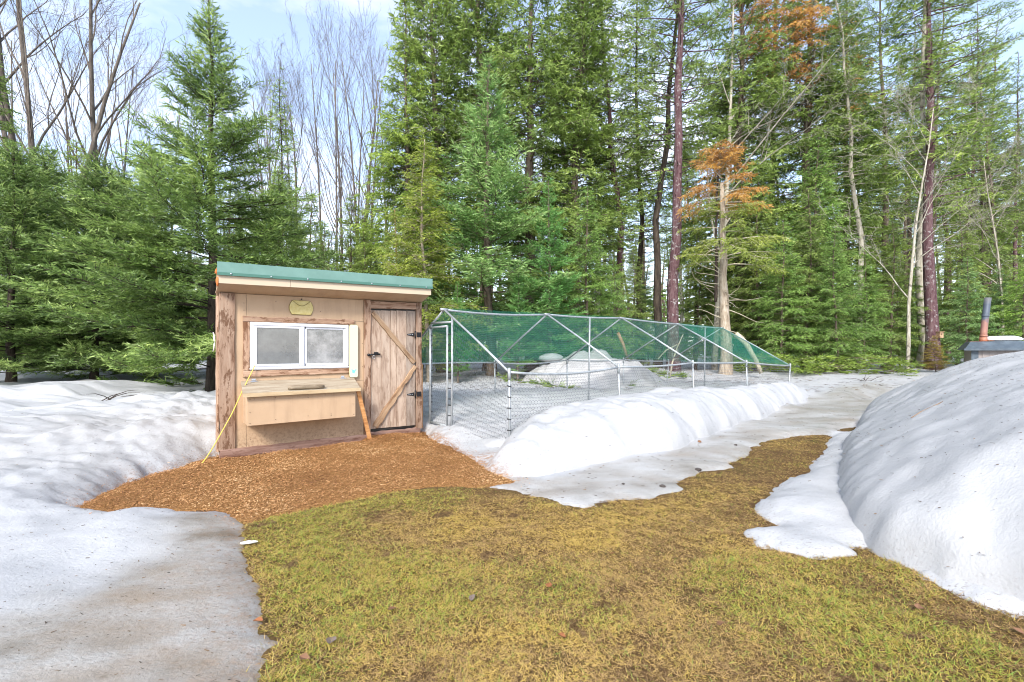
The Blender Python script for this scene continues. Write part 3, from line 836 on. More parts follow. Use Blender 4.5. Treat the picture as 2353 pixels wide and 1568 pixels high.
def board(name, a, b, w, y0, y1, m, parent, live=0.0, seed=0, w2=None, seg=14):
    """a board in the plane of the wall from a to b (s, z), faces from y0 (front) to y1 (back); live = waney edge"""
    L = math.hypot(b[0] - a[0], b[1] - a[1]); ang = math.atan2(b[1] - a[1], b[0] - a[0])
    rr = np.random.default_rng(seed + 5)
    n_ = seg if live else 1
    xs = np.linspace(0, L, n_ + 1)
    w2 = w if w2 is None else w2
    hw = np.linspace(w, w2, n_ + 1) / 2
    up = hw + live * rr.normal(0, 1, n_ + 1); dn = hw + live * rr.normal(0, 1, n_ + 1)
    c_ = min(0.004, (y1 - y0) * 0.3)
    vv, ff = [], []
    for i, x in enumerate(xs):
        u_, d_ = up[i], -dn[i]
        vv += [(x, y1, d_), (x, y0 + c_, d_), (x, y0, d_ + c_), (x, y0, u_ - c_), (x, y0 + c_, u_), (x, y1, u_)]
    for i in range(n_):
        for j in range(6):
            k_ = (j + 1) % 6
            ff.append((i * 6 + j, i * 6 + k_, (i + 1) * 6 + k_, (i + 1) * 6 + j))
    ff.append((0, 5, 4, 3, 2, 1)); e = n_ * 6
    ff.append((e, e + 1, e + 2, e + 3, e + 4, e + 5))
    return ob(name, pym(name, vv, ff, m), parent, (a[0], 0, a[1]), (0, -ang, 0))


def slab(name, quad, y0, y1, m, parent, bev=0):
    """a panel from four (s, z) corners, front face at y0"""
    vv = [(s, y0, z_) for s, z_ in quad] + [(s, y1, z_) for s, z_ in quad]
    return ob(name, pym(name, vv, [(0, 1, 2, 3), (7, 6, 5, 4), (0, 4, 5, 1), (1, 5, 6, 2), (2, 6, 7, 3), (3, 7, 4, 0)], m), parent)


W, D = 2.44, 1.85
SLOPE = 0.235
SK = 0.105                                    # the left side is not square to the front


def skew(o):
    for q_ in o.data.vertices:
        if q_.co.x < 0.3: q_.co.x += SK * max(q_.co.y, 0)
    return o


# shell: back and side walls, floor (dark inside)
skew(ob('side_wall', box_me('side_wall', 0.004, 0.03, 0.03, D, 0.10, 1.44, M['tan']), coop))
ob('side_wall', box_me('side_wall', W - 0.03, W - 0.004, 0.03, D, 0.08, 1.44, M['tan']), coop)
for s0, s1 in ((0.005, 0.031), (W - 0.031, W - 0.005)):
    skew(ob('gable_panel', pym('gable_panel', [(s, y, z_) for s in (s0, s1) for y, z_ in ((0.03, 1.442), (D, 1.442), (0.03, 1.83))], [(0, 1, 2), (5, 4, 3), (0, 3, 4, 1), (1, 4, 5, 2), (2, 5, 3, 0)], M['tan']), coop))
ob('back_wall', box_me('back_wall', 0.21, W - 0.03, D - 0.02, D, 0.1, 1.585, M['tan']), coop)
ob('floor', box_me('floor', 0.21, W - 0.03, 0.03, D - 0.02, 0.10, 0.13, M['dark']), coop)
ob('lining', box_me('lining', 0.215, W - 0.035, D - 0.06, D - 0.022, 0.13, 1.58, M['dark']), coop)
for s in (0.14, W - 0.14):
    ob('skid', box_me('skid', s - 0.05, s + 0.05, 0.05, D, 0.005, 0.10, M['sill']), coop)

# front panels
G = 0.002
slab('wall_panel', [(0.150, wbot(.15)), (0.257 - G, wbot(.257)), (0.257 - G, wtop(.257)), (0.150, wtop(.15))], -0.010, 0.004, M['tan'], coop)
slab('wall_panel', [(0.257 + G, 1.586), (1.600, 1.590), (1.600, wtop(1.6)), (0.257 + G, wtop(.257))], -0.010, 0.004, M['tan'], coop)
slab('wall_panel', [(0.257 + G, wbot(.257)), (1.600, wbot(1.6)), (1.600, 0.815), (0.257 + G, 0.836)], -0.010, 0.004, M['tan'], coop)
vv = [(0.257 + G, .840), (1.600, .819), (1.600, 1.586), (0.257 + G, 1.582), (0.31, 0.99), (1.385, 0.99), (1.385, 1.515), (0.31, 1.515)]
slab_v = [(s, -0.010, z_) for s, z_ in vv] + [(s, 0.004, z_) for s, z_ in vv]
fr = [(0, 1, 5, 4), (1, 2, 6, 5), (2, 3, 7, 6), (3, 0, 4, 7)]
ob('wall_panel', pym('wall_panel', slab_v, fr + [tuple(i + 8 for i in reversed(q_)) for q_ in fr] + [(0, 8, 9, 1), (1, 9, 10, 2), (2, 10, 11, 3), (3, 11, 8, 0), (4, 5, 13, 12), (5, 6, 14, 13), (6, 7, 15, 14), (7, 4, 12, 15)], M['tan']), coop)
# trim boards
board('corner_board', (0.073, 0.112), (0.073, 1.838), 0.148, -0.032, 0.03, M['rough'], coop, 0.0025, 1)
board('corner_board', (-0.012, 0.10), (-0.012, 1.80), 0.022, -0.028, 0.10, M['rough'], coop, 0.0012, 2)
board('sill_beam', (0.004, 0.078), (1.66, 0.047), 0.095, -0.036, 0.03, M['sill'], coop, 0.004, 3, 0.11)
board('sill_beam', (1.665, 0.062), (2.41, 0.050), 0.13, -0.034, 0.03, M['sill'], coop, 0.004, 4, 0.12)
board('door_post', (1.648, 0.102), (1.648, 1.868), 0.088, -0.034, 0.03, M['rough'], coop, 0.003, 5)
board('door_post', (2.393, 0.10), (2.393, 1.884), 0.086, -0.034, 0.03, M['rough'], coop, 0.003, 6)
board('door_header', (1.694, 1.812), (2.348, 1.832), 0.092, -0.030, 0.03, M['rough'], coop, 0.002, 7)
board('corner_board', (2.452, 0.10), (2.452, 1.02), 0.028, 0.0, 0.06, M['orangewood'], coop, 0.001, 8)
board('window_trim', (0.222, 1.562), (1.474, 1.571), 0.064, -0.030, -0.0105, M['rough'], coop, 0.003, 9)
board('window_trim', (0.226, 0.944), (1.412, 0.950), 0.068, -0.032, -0.0105, M['rough'], coop, 0.003, 10)
board('window_trim', (0.258, 0.980), (0.258, 1.529), 0.066, -0.028, -0.0105, M['rough'], coop, 0.002, 11)

# window
win = ob('window', box_me('window', 0.292, 1.398, -0.030, -0.0108, 0.981, 1.016, M['vinyl'], 0.004), coop)


def wbar(name, s0, s1, z0, z1, y0, y1, m=None):
    return ob(name, box_me(name, s0, s1, y0, y1, z0, z1, m or M['vinyl'], 0.003), win)


wbar('frame', 0.292, 1.398, 1.494, 1.530, -0.034, -0.0108)
wbar('frame', 0.292, 0.330, 1.0162, 1.4938, -0.034, -0.0108)
wbar('frame', 1.362, 1.398, 1.0162, 1.4938, -0.034, -0.0108)
wbar('sill_lip', 0.286, 1.404, 0.990, 1.004, -0.044, -0.0305)
wbar('gasket', 0.331, 1.361, 1.0165, 1.0225, -0.026, -0.008, M['groove'])
# left sash in front, right sash set back
for nm, s0, s1, z0, z1, y0 in (('sash', 0.3305, 0.866, 1.023, 1.493, -0.028), ('sash', 0.8665, 1.3615, 1.023, 1.493, -0.014)):
    b_ = 0.033 if s0 < 0.5 else 0.022
    sl = 0.052 if s0 < 0.5 else 0.024
    sash = wbar(nm, s0, s0 + b_ * (1 if s0 < 0.5 else 0.6), z0, z1, y0, y0 + 0.018)
    wbar('sash_rail', s1 - sl, s1, z0, z1, y0 - 0.001, y0 + 0.018)
    wbar('sash_rail', s0 + b_ + 0.0005, s1 - sl - 0.0005, z0, z0 + 0.026, y0, y0 + 0.017)
    wbar('sash_rail', s0 + b_ + 0.0005, s1 - sl - 0.0005, z1 - 0.026, z1, y0, y0 + 0.017)
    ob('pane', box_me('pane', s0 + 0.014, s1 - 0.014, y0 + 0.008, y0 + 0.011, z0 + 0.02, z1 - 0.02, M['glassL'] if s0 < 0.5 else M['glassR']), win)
wbar('sash_rail', 0.880, 0.902, 1.046, 1.468, -0.0135, 0.003, M['vinyl'])
# pale crumpled sheet added behind the right pane for its reflection
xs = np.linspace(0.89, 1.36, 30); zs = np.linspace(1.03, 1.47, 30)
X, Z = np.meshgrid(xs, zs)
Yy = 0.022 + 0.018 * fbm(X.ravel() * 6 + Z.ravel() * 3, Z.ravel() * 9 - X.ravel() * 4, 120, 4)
i = np.arange(900).reshape(30, 30)
q = np.stack([i[:-1, :-1], i[:-1, 1:], i[1:, 1:], i[1:, :-1]], -1).reshape(-1, 4)
ob('reflection_sheet', mk_mesh('reflection_sheet', np.column_stack([X.ravel(), Yy, Z.ravel()]), None, M['pale_sheet'], smooth=True, quad=q), win)

# plank door
door = ob('door', box_me('door', 1.70, 2.34, 0.004, 0.02, 0.135, 1.80, M['dark']), coop)
edges = [1.697, 1.838, 1.971, 2.058, 2.202, 2.345]
for k in range(5):
    a_, b_ = edges[k] + 0.002, edges[k + 1] - 0.002
    c_ = (a_ + b_) / 2
    board('plank', (c_, 0.168 - 0.012 * k / 4), (c_, 1.742 + 0.02 * k / 4), b_ - a_, -0.018 + 0.002 * ((k * 3) % 4) / 3, 0.003, M['plank'], door, 0.0, 20 + k)
board('brace', (1.715, 1.712), (2.318, 1.040), 0.066, -0.044, -0.019, M['brace'], door, 0.004, 31, 0.062, 20)
board('brace', (2.336, 0.985), (1.748, 0.195), 0.050, -0.042, -0.019, M['brace'], door, 0.005, 32, 0.092, 20)
for zz in (1.430, 0.592):
    hg = ob('hinge', pym('hinge', [(2.215, -0.024, zz - 0.008), (2.318, -0.024, zz - 0.026), (2.318, -0.024, zz + 0.026), (2.215, -0.024, zz + 0.008),
        (2.215, -0.0185, zz - 0.008), (2.318, -0.0185, zz - 0.026), (2.318, -0.0185, zz + 0.026), (2.215, -0.0185, zz + 0.008)],
        [(0, 1, 2, 3), (7, 6, 5, 4), (0, 4, 5, 1), (1, 5, 6, 2), (2, 6, 7, 3), (3, 7, 4, 0)], M['black']), door)
    ob('hinge_plate', box_me('hinge_plate', 2.352, 2.420, -0.040, -0.0345, zz - 0.034, zz + 0.034, M['black'], 0.002), hg)
    ob('hinge_pin', tube_me('hinge_pin', [(2.335, -0.030, zz - 0.052), (2.335, -0.030, zz + 0.052)], 0.011, M['black']), hg)
    for s in (2.24, 2.268, 2.295):
        ob('screw', tube_me('screw', [(s, -0.0275, zz), (s, -0.0242, zz)], 0.006, M['zinc'], 6), hg)
lt = ob('latch', box_me('latch', 1.735, 1.795, -0.034, -0.0205, 1.148, 1.186, M['black'], 0.003), door)
ob('bolt', tube_me('bolt', [(1.648, -0.044, 1.150), (1.735, -0.042, 1.156), (1.815, -0.040, 1.158)], 0.010, M['black']), lt)
ob('bolt_knob', tube_me('bolt_knob', [(1.655, -0.034, 1.150), (1.655, -0.062, 1.148)], 0.018, M['black']), lt)
aa = np.linspace(0, 6.28, 12)
ob('ring', tube_me('ring', [(1.726 + 0.016 * math.cos(q_), -0.045, 1.118 + 0.024 * math.sin(q_)) for q_ in aa], 0.003, M['zinc'], 5), lt)

# roof: high at the front
def rz(s, y): return 2.127 + 0.026 * s - SLOPE * (y + 0.29)
XL, XR, YF, YB = -0.045, 2.455, -0.29, D + 0.12
vv = [(s, y, rz(s, y) + dz) for s in (XL, XR) for y in (YF, YB) for dz in (0.0, -0.045)]
roof = ob('roof', pym('roof', vv, [(0, 4, 6, 2), (1, 3, 7, 5), (0, 1, 5, 4), (2, 6, 7, 3), (0, 2, 3, 1), (4, 5, 7, 6)], M['metalgreen']), coop)
skew(roof)
for k in range(9):
    s = XL + 0.30 + k * (XR - XL - 0.4) / 8
    ob('rib', pym('rib', [(s + dx, y, rz(s, y) + dz) for y in (YF + 0.02, YB - 0.02) for dx, dz in ((-0.02, 0.001), (-0.008, 0.018), (0.008, 0.018), (0.02, 0.001))],
        [(0, 1, 5, 4), (1, 2, 6, 5), (2, 3, 7, 6), (0, 3, 2, 1), (4, 5, 6, 7)], M['metalgreen']), roof)
def fband(name, dz0, dz1, y0, y1, m, s0=XL, s1=XR, par=None):
    q_ = [(s0, rz(s0, YF) + dz1), (s1, rz(s1, YF) + dz1), (s1, rz(s1, YF) + dz0), (s0, rz(s0, YF) + dz0)]
    return slab(name, q_, y0, y1, m, par or roof)
fband('flashing', 0.004, -0.105, YF - 0.012, YF - 0.001, M['metalgreen'], XL - 0.003, XR + 0.003)
fband('drip_edge', -0.1055, -0.136, YF - 0.020, YF - 0.001, M['metaldark'], XL - 0.003, XR + 0.003)
fband('fascia', -0.1365, -0.218, YF + 0.004, YF + 0.024, M['tan_light'], XL + 0.012, 0.655)
fband('fascia', -0.1365, -0.218, YF + 0.004, YF + 0.024, M['tan_light'], 0.658, XR - 0.012)
for k in range(7):
    s = XL + 0.12 + k * 0.38
    ob('screw', tube_me('screw', [(s, YF - 0.026, rz(s, YF) - 0.118), (s, YF - 0.019, rz(s, YF) - 0.118)], 0.008, M['zinc'], 6), roof)
sv = []
for s in (XL + 0.014, XR - 0.014):
    zf = rz(s, YF) - 0.214
    sv += [(s, YF + 0.0245, zf), (s, 0.03, wtop(s) - 0.004), (s, 0.03, wtop(s) + 0.012), (s, YF + 0.0245, zf + 0.016)]
ob('soffit', pym('soffit', sv, [(0, 1, 5, 4), (3, 7, 6, 2), (0, 4, 7, 3), (1, 2, 6, 5), (0, 3, 2, 1), (4, 5, 6, 7)], M['tan']), roof)
for s, y0, y1 in ((XL - 0.004, YF + 0.03, D), (XR - 0.018, YF + 0.03, D)):
    skew(ob('rake_board', pym('rake_board', [(s + dx, y, rz(s, y) + dz) for dx in (0, 0.022) for y in (y0, y1) for dz in (-0.046, -0.17)], [(0, 1, 3, 2), (4, 6, 7, 5), (0, 4, 5, 1), (2, 3, 7, 6), (0, 2, 6, 4), (1, 5, 7, 3)], M['tan']), roof))
# swollen orange foam at the roof ends
def blob(name, c, r, m, par, seed):
    vv, ff = [], []
    for k in range(7):
        ph = math.pi * k / 6
        for j in range(10):
            vv.append((math.sin(ph) * math.cos(j * .6283), math.sin(ph) * math.sin(j * .6283), math.cos(ph)))
    for k in range(6):
        for j in range(10):
            ff.append((k * 10 + j, (k + 1) * 10 + j, (k + 1) * 10 + (j + 1) % 10, k * 10 + (j + 1) % 10))
    vv = np.array(vv); vv *= (1 + 0.5 * fbm(vv[:, 0] * 2 + seed, vv[:, 1] * 2 + vv[:, 2] * 2, seed, 2))[:, None]
    return ob(name, pym(name, vv * np.array(r) + np.array(c), ff, m, True), par)
zl, zr = rz(XL, YF), rz(XR, YF)
blob('foam', (XL - 0.008, YF + 0.025, zl - 0.10), (0.012, 0.022, 0.03), M['foam'], roof, 3)
blob('foam', (XL + 0.004, YF + 0.035, zl - 0.205), (0.016, 0.03, 0.045), M['foam'], roof, 4)
blob('foam', (XR + 0.004, YF + 0.022, zr - 0.115), (0.013, 0.022, 0.03), M['foam'], roof, 5)

# nest box with sloping lid
nest = ob('nest_box', box_me('nest_box', 0.222, 1.392, -0.300, -0.282, 0.392, 0.712, M['tan'], 0.003), coop)
for s0 in (0.226, 1.370):
    ob('side_panel', pym('side_panel', [(s, y, z_) for s in (s0, s0 + 0.018) for y, z_ in ((-0.2815, 0.396), (-0.0105, 0.396), (-0.0105, 0.80), (-0.2815, 0.712))], [(0, 1, 2, 3), (7, 6, 5, 4), (0, 4, 5, 1), (1, 5, 6, 2), (2, 6, 7, 3), (3, 7, 4, 0)], M['tan']), nest)
ob('bottom_panel', box_me('bottom_panel', 0.245, 1.369, -0.2815, -0.0105, 0.396, 0.412, M['tan']), nest)
lv = [(0.180, -0.335, 0.722), (1.440, -0.335, 0.722), (1.470, -0.0105, 0.842), (0.205, -0.0105, 0.842)]
lid = ob('lid', pym('lid', [(a_, b_, c_ + dz) for dz in (0.020, 0.0) for a_, b_, c_ in lv], [(0, 1, 2, 3), (7, 6, 5, 4), (0, 4, 5, 1), (1, 5, 6, 2), (2, 6, 7, 3), (3, 7, 4, 0)], M['lidwood']), nest)
ob('lid_edge', pym('lid_edge', [(0.178, -0.352, 0.708), (1.442, -0.352, 0.708), (1.442, -0.352, 0.748), (0.178, -0.352, 0.748), (0.178, -0.3355, 0.708), (1.442, -0.3355, 0.708), (1.442, -0.3355, 0.748), (0.178, -0.3355, 0.748)], [(0, 1, 2, 3), (7, 6, 5, 4), (0, 4, 5, 1), (1, 5, 6, 2), (2, 6, 7, 3), (3, 7, 4, 0)], M['pale']), lid)
hd = np.linspace(0.63, 1.02, 8)
ob('handle', tube_me('handle', [(s, -0.298, 0.782 + 0.002 * math.sin(s * 40)) for s in hd], [0.020, 0.024, 0.023, 0.024, 0.022, 0.024, 0.023, 0.020], M['log'], 9), lid)
for s in (0.33, 1.33):
    ob('hinge', pym('hinge', [(s - 0.035, -0.05, 0.8495), (s + 0.035, -0.05, 0.8495), (s + 0.035, -0.012, 0.8635), (s - 0.035, -0.012, 0.8635)] + [(s + dx, -0.0125, z_) for dx, z_ in ((-0.02, 0.866), (0.02, 0.866), (0.02, 0.885), (-0.02, 0.885))], [(0, 1, 2, 3), (4, 5, 6, 7)], M['zinc']), lid)
nm = tube_me('nail_head', [(0, -0.002, 0), (0, 0.002, 0)], 0.0045, M['nail'], 6)
for s, z_ in [(0.25, .68), (0.29, .68), (0.25, .54), (0.25, .42), (0.50, .68), (0.50, .44), (0.84, .69), (0.84, .66), (0.84, .45), (1.03, .68), (1.10, .45), (1.10, .43), (1.37, .68), (1.37, .42), (1.36, .55)]:
    ob('nail_head', nm, nest, (s, -0.301, z_))
for s, z_ in [(0.235, 1.74), (0.235, 1.66), (0.235, .20), (0.56, 1.78), (1.06, 1.69), (1.585, 1.62), (1.585, 1.30), (1.585, 1.0), (0.55, .868), (1.05, .862), (0.64, .16), (1.2, .14), (1.585, .40), (0.30, .20)]:
    ob('nail_head', nm, coop, (s, -0.011, z_))

# things on and against the coop
CROT = (0, 0, TH)
def onwall(s, y, z_):
    p_ = ab(0.603 + s, 5.891 + y)
    return (p_[0], p_[1], z_)


def plate(name, outline, y0, y1, m, par=None):
    k_ = len(outline)
    vv = [(s, y0, z_) for s, z_ in outline] + [(s, y1, z_) for s, z_ in outline]
    return pym(name, vv, [tuple(range(k_)), tuple(range(2 * k_ - 1, k_ - 1, -1))] + [(i, i + k_, (i + 1) % k_ + k_, (i + 1) % k_) for i in range(k_)], m)


sg = thing('hanging_sign', onwall(0.836, -0.012, 1.64), TH, 'small pale yellow hanging plaque on the coop wall above the window', 'sign')
outl = [(-0.105, 0.0), (0.105, 0.0)] + [(0.105 + 0.028 * math.sin(math.pi * k / 8), 0.155 * k / 8) for k in range(1, 8)] + [(0.105, 0.155), (0.085, 0.165), (-0.085, 0.165), (-0.105, 0.155)] + [(-0.105 - 0.028 * math.sin(math.pi * k / 8), 0.155 * k / 8) for k in range(7, 0, -1)]
ob('back_board', plate('back_board', [(s * 1.035, (z_ - 0.08) * 1.06 + 0.08) for s, z_ in outl], -0.008, 0, M['outline']), sg)
ob('face', plate('face', outl, -0.013, -0.0085, M['yellow']), sg)
ob('cord', tube_me('cord', [(-0.09 + 0.18 * k / 12, -0.016, 0.155 - 0.052 * math.sin(math.pi * k / 12)) for k in range(13)], 0.0032, M['outline'], 5), sg)
ob('nail', tube_me('nail', [(0.0, 0.0, 0.182), (0.0, -0.03, 0.186)], 0.006, M['black'], 6), sg)

thm = thing('wall_thermometer', onwall(1.46, -0.033, 0.862), TH, 'tall narrow cream painted board hung beside the coop window', 'plaque')
o2 = []
for cx_, cz_, a0 in ((0.035, 0.03, -90), (0.035, 0.645, 0), (-0.035, 0.645, 90), (-0.035, 0.03, 180)):
    for k in range(5):
        q_ = rad(a0 + 90 * k / 4); o2.append((cx_ + 0.02 * math.cos(q_), cz_ + 0.03 * math.sin(q_)))
ob('back_board', plate('back_board', [(s * 1.06, (z_ - .33) * 1.008 + .33) for s, z_ in o2], -0.006, 0.0, M['outline']), thm)
ob('face', plate('face', o2, -0.012, -0.0065, M['cream']), thm)
def mark(cs, cz, rs, rz_, m, nn=10):
    ob('painted_mark', plate('painted_mark', [(cs + rs * math.cos(k * 6.283 / nn) * (1 + .25 * math.sin(k * 2.3)), cz + rz_ * math.sin(k * 6.283 / nn)) for k in range(nn)], -0.0135, -0.0122, m), thm)
mark(-0.002, 0.075, 0.022, 0.020, M['teal']); mark(-0.024, 0.098, 0.007, 0.012, M['teal']); mark(0.026, 0.096, 0.008, 0.014, M['teal']); mark(0.004, 0.045, 0.016, 0.009, M['tealp']); mark(0.0, 0.645, 0.018, 0.007, M['tealp'])

pb = thing('prop_stick', onwall(1.62, -0.20, 0.0), TH, 'orange brown stick leaning against the nest box lid', 'stick')
pv = []
for (s, y, z_) in ((0.0, 0.0, 0.03), (-0.185, -0.075, 0.700)):
    pv += [(s - 0.024, y - 0.01, z_), (s + 0.024, y - 0.01, z_), (s + 0.024, y + 0.012, z_), (s - 0.024, y + 0.012, z_)]
me = pym('stick', [(x - 0.0, y, z_) for x, y, z_ in pv], [(3, 2, 1, 0), (4, 5, 6, 7), (0, 1, 5, 4), (1, 2, 6, 5), (2, 3, 7, 6), (3, 0, 4, 7)], M['orangewood'])
ob('stick', me, pb)

cd = [onwall(*q_) for q_ in [(0.33, -0.05, 1.035), (0.33, -0.06, 1.02), (0.22, -0.12, 0.80), (0.10, -0.24, 0.55), (-0.03, -0.38, 0.34), (-0.12, -0.50, 0.21), (-0.17, -0.57, 0.15), (-0.20, -0.60, 0.12)]]
cd = np.array(cd); tt = np.linspace(0, 7, 40)
cdp = np.column_stack([np.interp(tt, np.arange(8), cd[:, j]) for j in range(3)])
k_ = np.array([.25, .5, .25])
for _ in range(2): cdp[1:-1] = (cdp[:-2] + 2 * cdp[1:-1] + cdp[2:]) / 4
tag(ob('extension_cord', tube_me('extension_cord', cdp, 0.0050, M['cord'], 6)), 'yellow cord hanging from the window corner down to the snow', 'cord')
cb = [onwall(-0.028, y, z_) for y, z_ in ((0.06, 1.52), (-0.0, 1.50), (-0.035, 1.44), (-0.045, 1.40), (-0.03, 1.36), (0.02, 1.33), (0.08, 1.32))]
cb = [(q_[0] - 0.02 * UX, q_[1] - 0.02 * UY, q_[2] - 0.12) for q_ in cb]
tag(ob('white_cable', tube_me('white_cable', cb, 0.007, M['cable'], 6)), 'short loop of white cable on the side of the coop', 'cable')

# ================================================================ THE WIRE RUN
RA, RB = 3.283, 5.66
rp = ab(RA, RB)
run = thing('chicken_run', (rp[0], rp[1], 0), TH, 'galvanised pipe chicken run with wire walls and green net roof', 'chicken run')
RZ = [1.788, 1.82, 1.852, 1.806, 1.78]
EZ = [0.952, 0.970, 0.998, 0.975, 0.868]
LZ = [0.96, 0.972, 1.00, 0.985, 0.922]
rr_ = 0.0150


def pipe(name, pts, r=rr_, m='galv', par=run):
    return ob(name, tube_me(name, pts, r, M[m], 8), par)


def sagline(a_, b_, sag, n_=9):
    a_, b_ = np.array(a_, float), np.array(b_, float)
    return [tuple(a_ + (b_ - a_) * k / (n_ - 1) - np.array([0, 0, sag * 4 * (k / (n_ - 1)) * (1 - k / (n_ - 1))])) for k in range(n_)]


RP = [(2.0 * k, 0, RZ[k]) for k in range(5)]
EP = [(2.0 * k, -1.5, EZ[k]) for k in range(5)]; EP[0] = (0.02, -1.47, EZ[0]); EP[4] = (8.12, -1.52, EZ[4])
LP = [(2.0 * k, 1.5, LZ[k]) for k in range(5)]
RSAG = [0.035, 0.02, 0.012, 0.01]; ESAG = [0.055, 0.02, 0.01, 0.012]; LSAG = [-0.02, 0.05, 0.03, 0.02]
for k in range(4):
    pipe('ridge_pipe', sagline(RP[k], RP[k + 1], RSAG[k]))
    pipe('eave_pipe', sagline(EP[k], EP[k + 1], ESAG[k]))
    pipe('eave_pipe', sagline(LP[k], LP[k + 1], LSAG[k]))
for k in range(5):
    for Q, sgn in ((EP[k], -1), (LP[k], 1)):
        pipe('rafter', [RP[k], ((RP[k][0] + Q[0]) / 2, Q[1] * 0.5, (RP[k][2] + Q[2]) / 2 + 0.012), Q])
        foot = (Q[0] + (0.02 if k else -0.005), Q[1] + 0.01 * sgn, -0.08) if k < 4 else (Q[0] - 0.10, Q[1] + 0.02, -0.06)
        pipe('post', [Q, ((Q[0] + foot[0]) / 2 + 0.004, (Q[1] + foot[1]) / 2, Q[2] / 2), foot])
        pipe('collar', [(Q[0], Q[1], Q[2] + 0.05), (Q[0], Q[1], Q[2] - 0.09)], 0.019)
    pipe('collar', [(RP[k][0] - 0.06, 0, RP[k][2] + 0.001), (RP[k][0] + 0.06, 0, RP[k][2] + 0.001)], 0.019)
pipe('ridge_prop', [(3.05, -0.02, 1.815), (3.02, -0.03, 1.0), (3.0, -0.03, 0.30)], 0.016)
pipe('ridge_prop', [(7.15, -0.02, 1.78), (7.13, -0.02, 1.0), (7.12, -0.02, 0.30)], 0.016)
# gate in the near gable
def rafz(y): return RZ[0] + (EZ[0] - RZ[0]) * abs(y) / 1.5
for y in (-0.22, 0.37):
    pipe('gate_post', [(0.0, y, rafz(y)), (0.0, y, 0.9), (-0.01, y, 0.0)])
gate = ob('gate', tube_me('gate', [(-0.045, -0.165, 1.55), (-0.045, -0.165, 0.8), (-0.05, -0.165, 0.10)], 0.0155, M['galv'], 8), run)
pipe('gate_bar', [(-0.045, 0.325, 1.545), (-0.045, 0.325, 0.8), (-0.05, 0.325, 0.10)], 0.0155, 'galv', gate)
pipe('gate_bar', [(-0.045, -0.165, 1.545), (-0.045, 0.325, 1.54)], 0.0155, 'galv', gate)
pipe('gate_bar', [(-0.045, -0.165, 0.16), (-0.045, 0.325, 0.16)], 0.0155, 'galv', gate)
pipe('lintel', [(0.0, -0.22, 1.60), (0.0, 0.37, 1.615)])
tm = tube_me('cable_tie', [(0, 0, -0.006), (0, 0, 0.006)], 0.026, M['tie'], 8)
for k in range(11):
    for y in (-0.195, 0.345):
        ob('cable_tie', tm, run, (-0.022, y, 0.16 + 0.125 * k + 0.02 * ((k * 7) % 3)), (0.12 * ((k % 3) - 1), 0.1, 0))
for k in range(6):
    ob('cable_tie', tm, run, (EP[0][0], EP[0][1], 0.14 + 0.13 * k), (0.1 * ((k % 3) - 1), 0.12, 0))


# hexagonal wire
def hexwire(name, w, h, cell, r, warp):
    cw, ch = cell, cell * 1.15
    segs = []
    nx, ny = int(w / cw) + 1, int(h / (ch * 0.75)) + 1
    for j in range(ny):
        for i in range(nx):
            x = (i + 0.5 * (j % 2)) * cw; z_ = j * ch * 0.75
            a_ = (x, z_ + ch * 0.25); b_ = (x, z_ + ch * 0.5); c_ = (x + cw * 0.5, z_ + ch * 0.75); e_ = (x - cw * 0.5, z_ + ch * 0.75)
            segs += [(a_, b_), (b_, c_), (b_, e_)]
    s = np.array(segs); s = s[(s[:, :, 0].max(1) <= w) & (s[:, :, 0].min(1) >= 0) & (s[:, :, 1].max(1) <= h)]
    P3 = np.zeros((len(s), 2, 3)); u_, w_ = s[:, :, 0], s[:, :, 1]
    P3[:, :, 0], P3[:, :, 1], P3[:, :, 2] = warp(u_, w_)
    vv, tt_ = tubes(P3, np.full((len(s), 2), r), 3, cap=False)
    o_ = ob(name, mk_mesh(name, vv, tt_, M['wire']), run)
    return o_


def wall_warp(A_, B_, sag, ripple=0.012):
    def f(u_, w_):
        q_ = np.clip(u_ / 2.0, 0, 1)
        top = A_[2] + (B_[2] - A_[2]) * q_ - sag * 4 * q_ * (1 - q_)
        return A_[0] + (B_[0] - A_[0]) * q_, A_[1] + (B_[1] - A_[1]) * q_ + ripple * np.sin(u_ * 9 + w_ * 6) * np.sin(3.14 * q_), w_ * top / 1.0
    return f


for k in range(4):
    tag(hexwire('wire_panel', 2.0, 1.0, 0.050 if k < 2 else 0.060, 0.0024, wall_warp(EP[k], EP[k + 1], ESAG[k])), kind='stuff')
    tag(hexwire('wire_panel', 2.0, 1.0, 0.072, 0.0018, wall_warp(LP[k], LP[k + 1], LSAG[k])), kind='stuff')


def slope_warp(A_, B_, R0_, R1_):
    def f(u_, w_):
        q_ = np.clip(u_ / 2, 0, 1); s_ = np.clip(w_ / 1.7, 0, 1)
        E_ = [A_[j] + (B_[j] - A_[j]) * q_ for j in range(3)]; T_ = [R0_[j] + (R1_[j] - R0_[j]) * q_ for j in range(3)]
        return tuple(E_[j] + (T_[j] - E_[j]) * s_ - (0.05 * np.sin(3.14 * q_) * np.sin(3.14 * s_) if j == 2 else 0) for j in range(3))
    return f


for k in range(4):
    tag(hexwire('wire_panel', 2.0, 1.7, 0.066, 0.0013, slope_warp(EP[k], EP[k + 1], RP[k], RP[k + 1])), kind='stuff')
# gable wire beside and in the gate
def gable_clip(y0, y1):
    def f(u_, w_):
        y = y0 + (y1 - y0) * u_ / 1.3
        top = np.array(rafz(y))
        return np.full_like(u_, -0.004), y, w_ * top
    return f


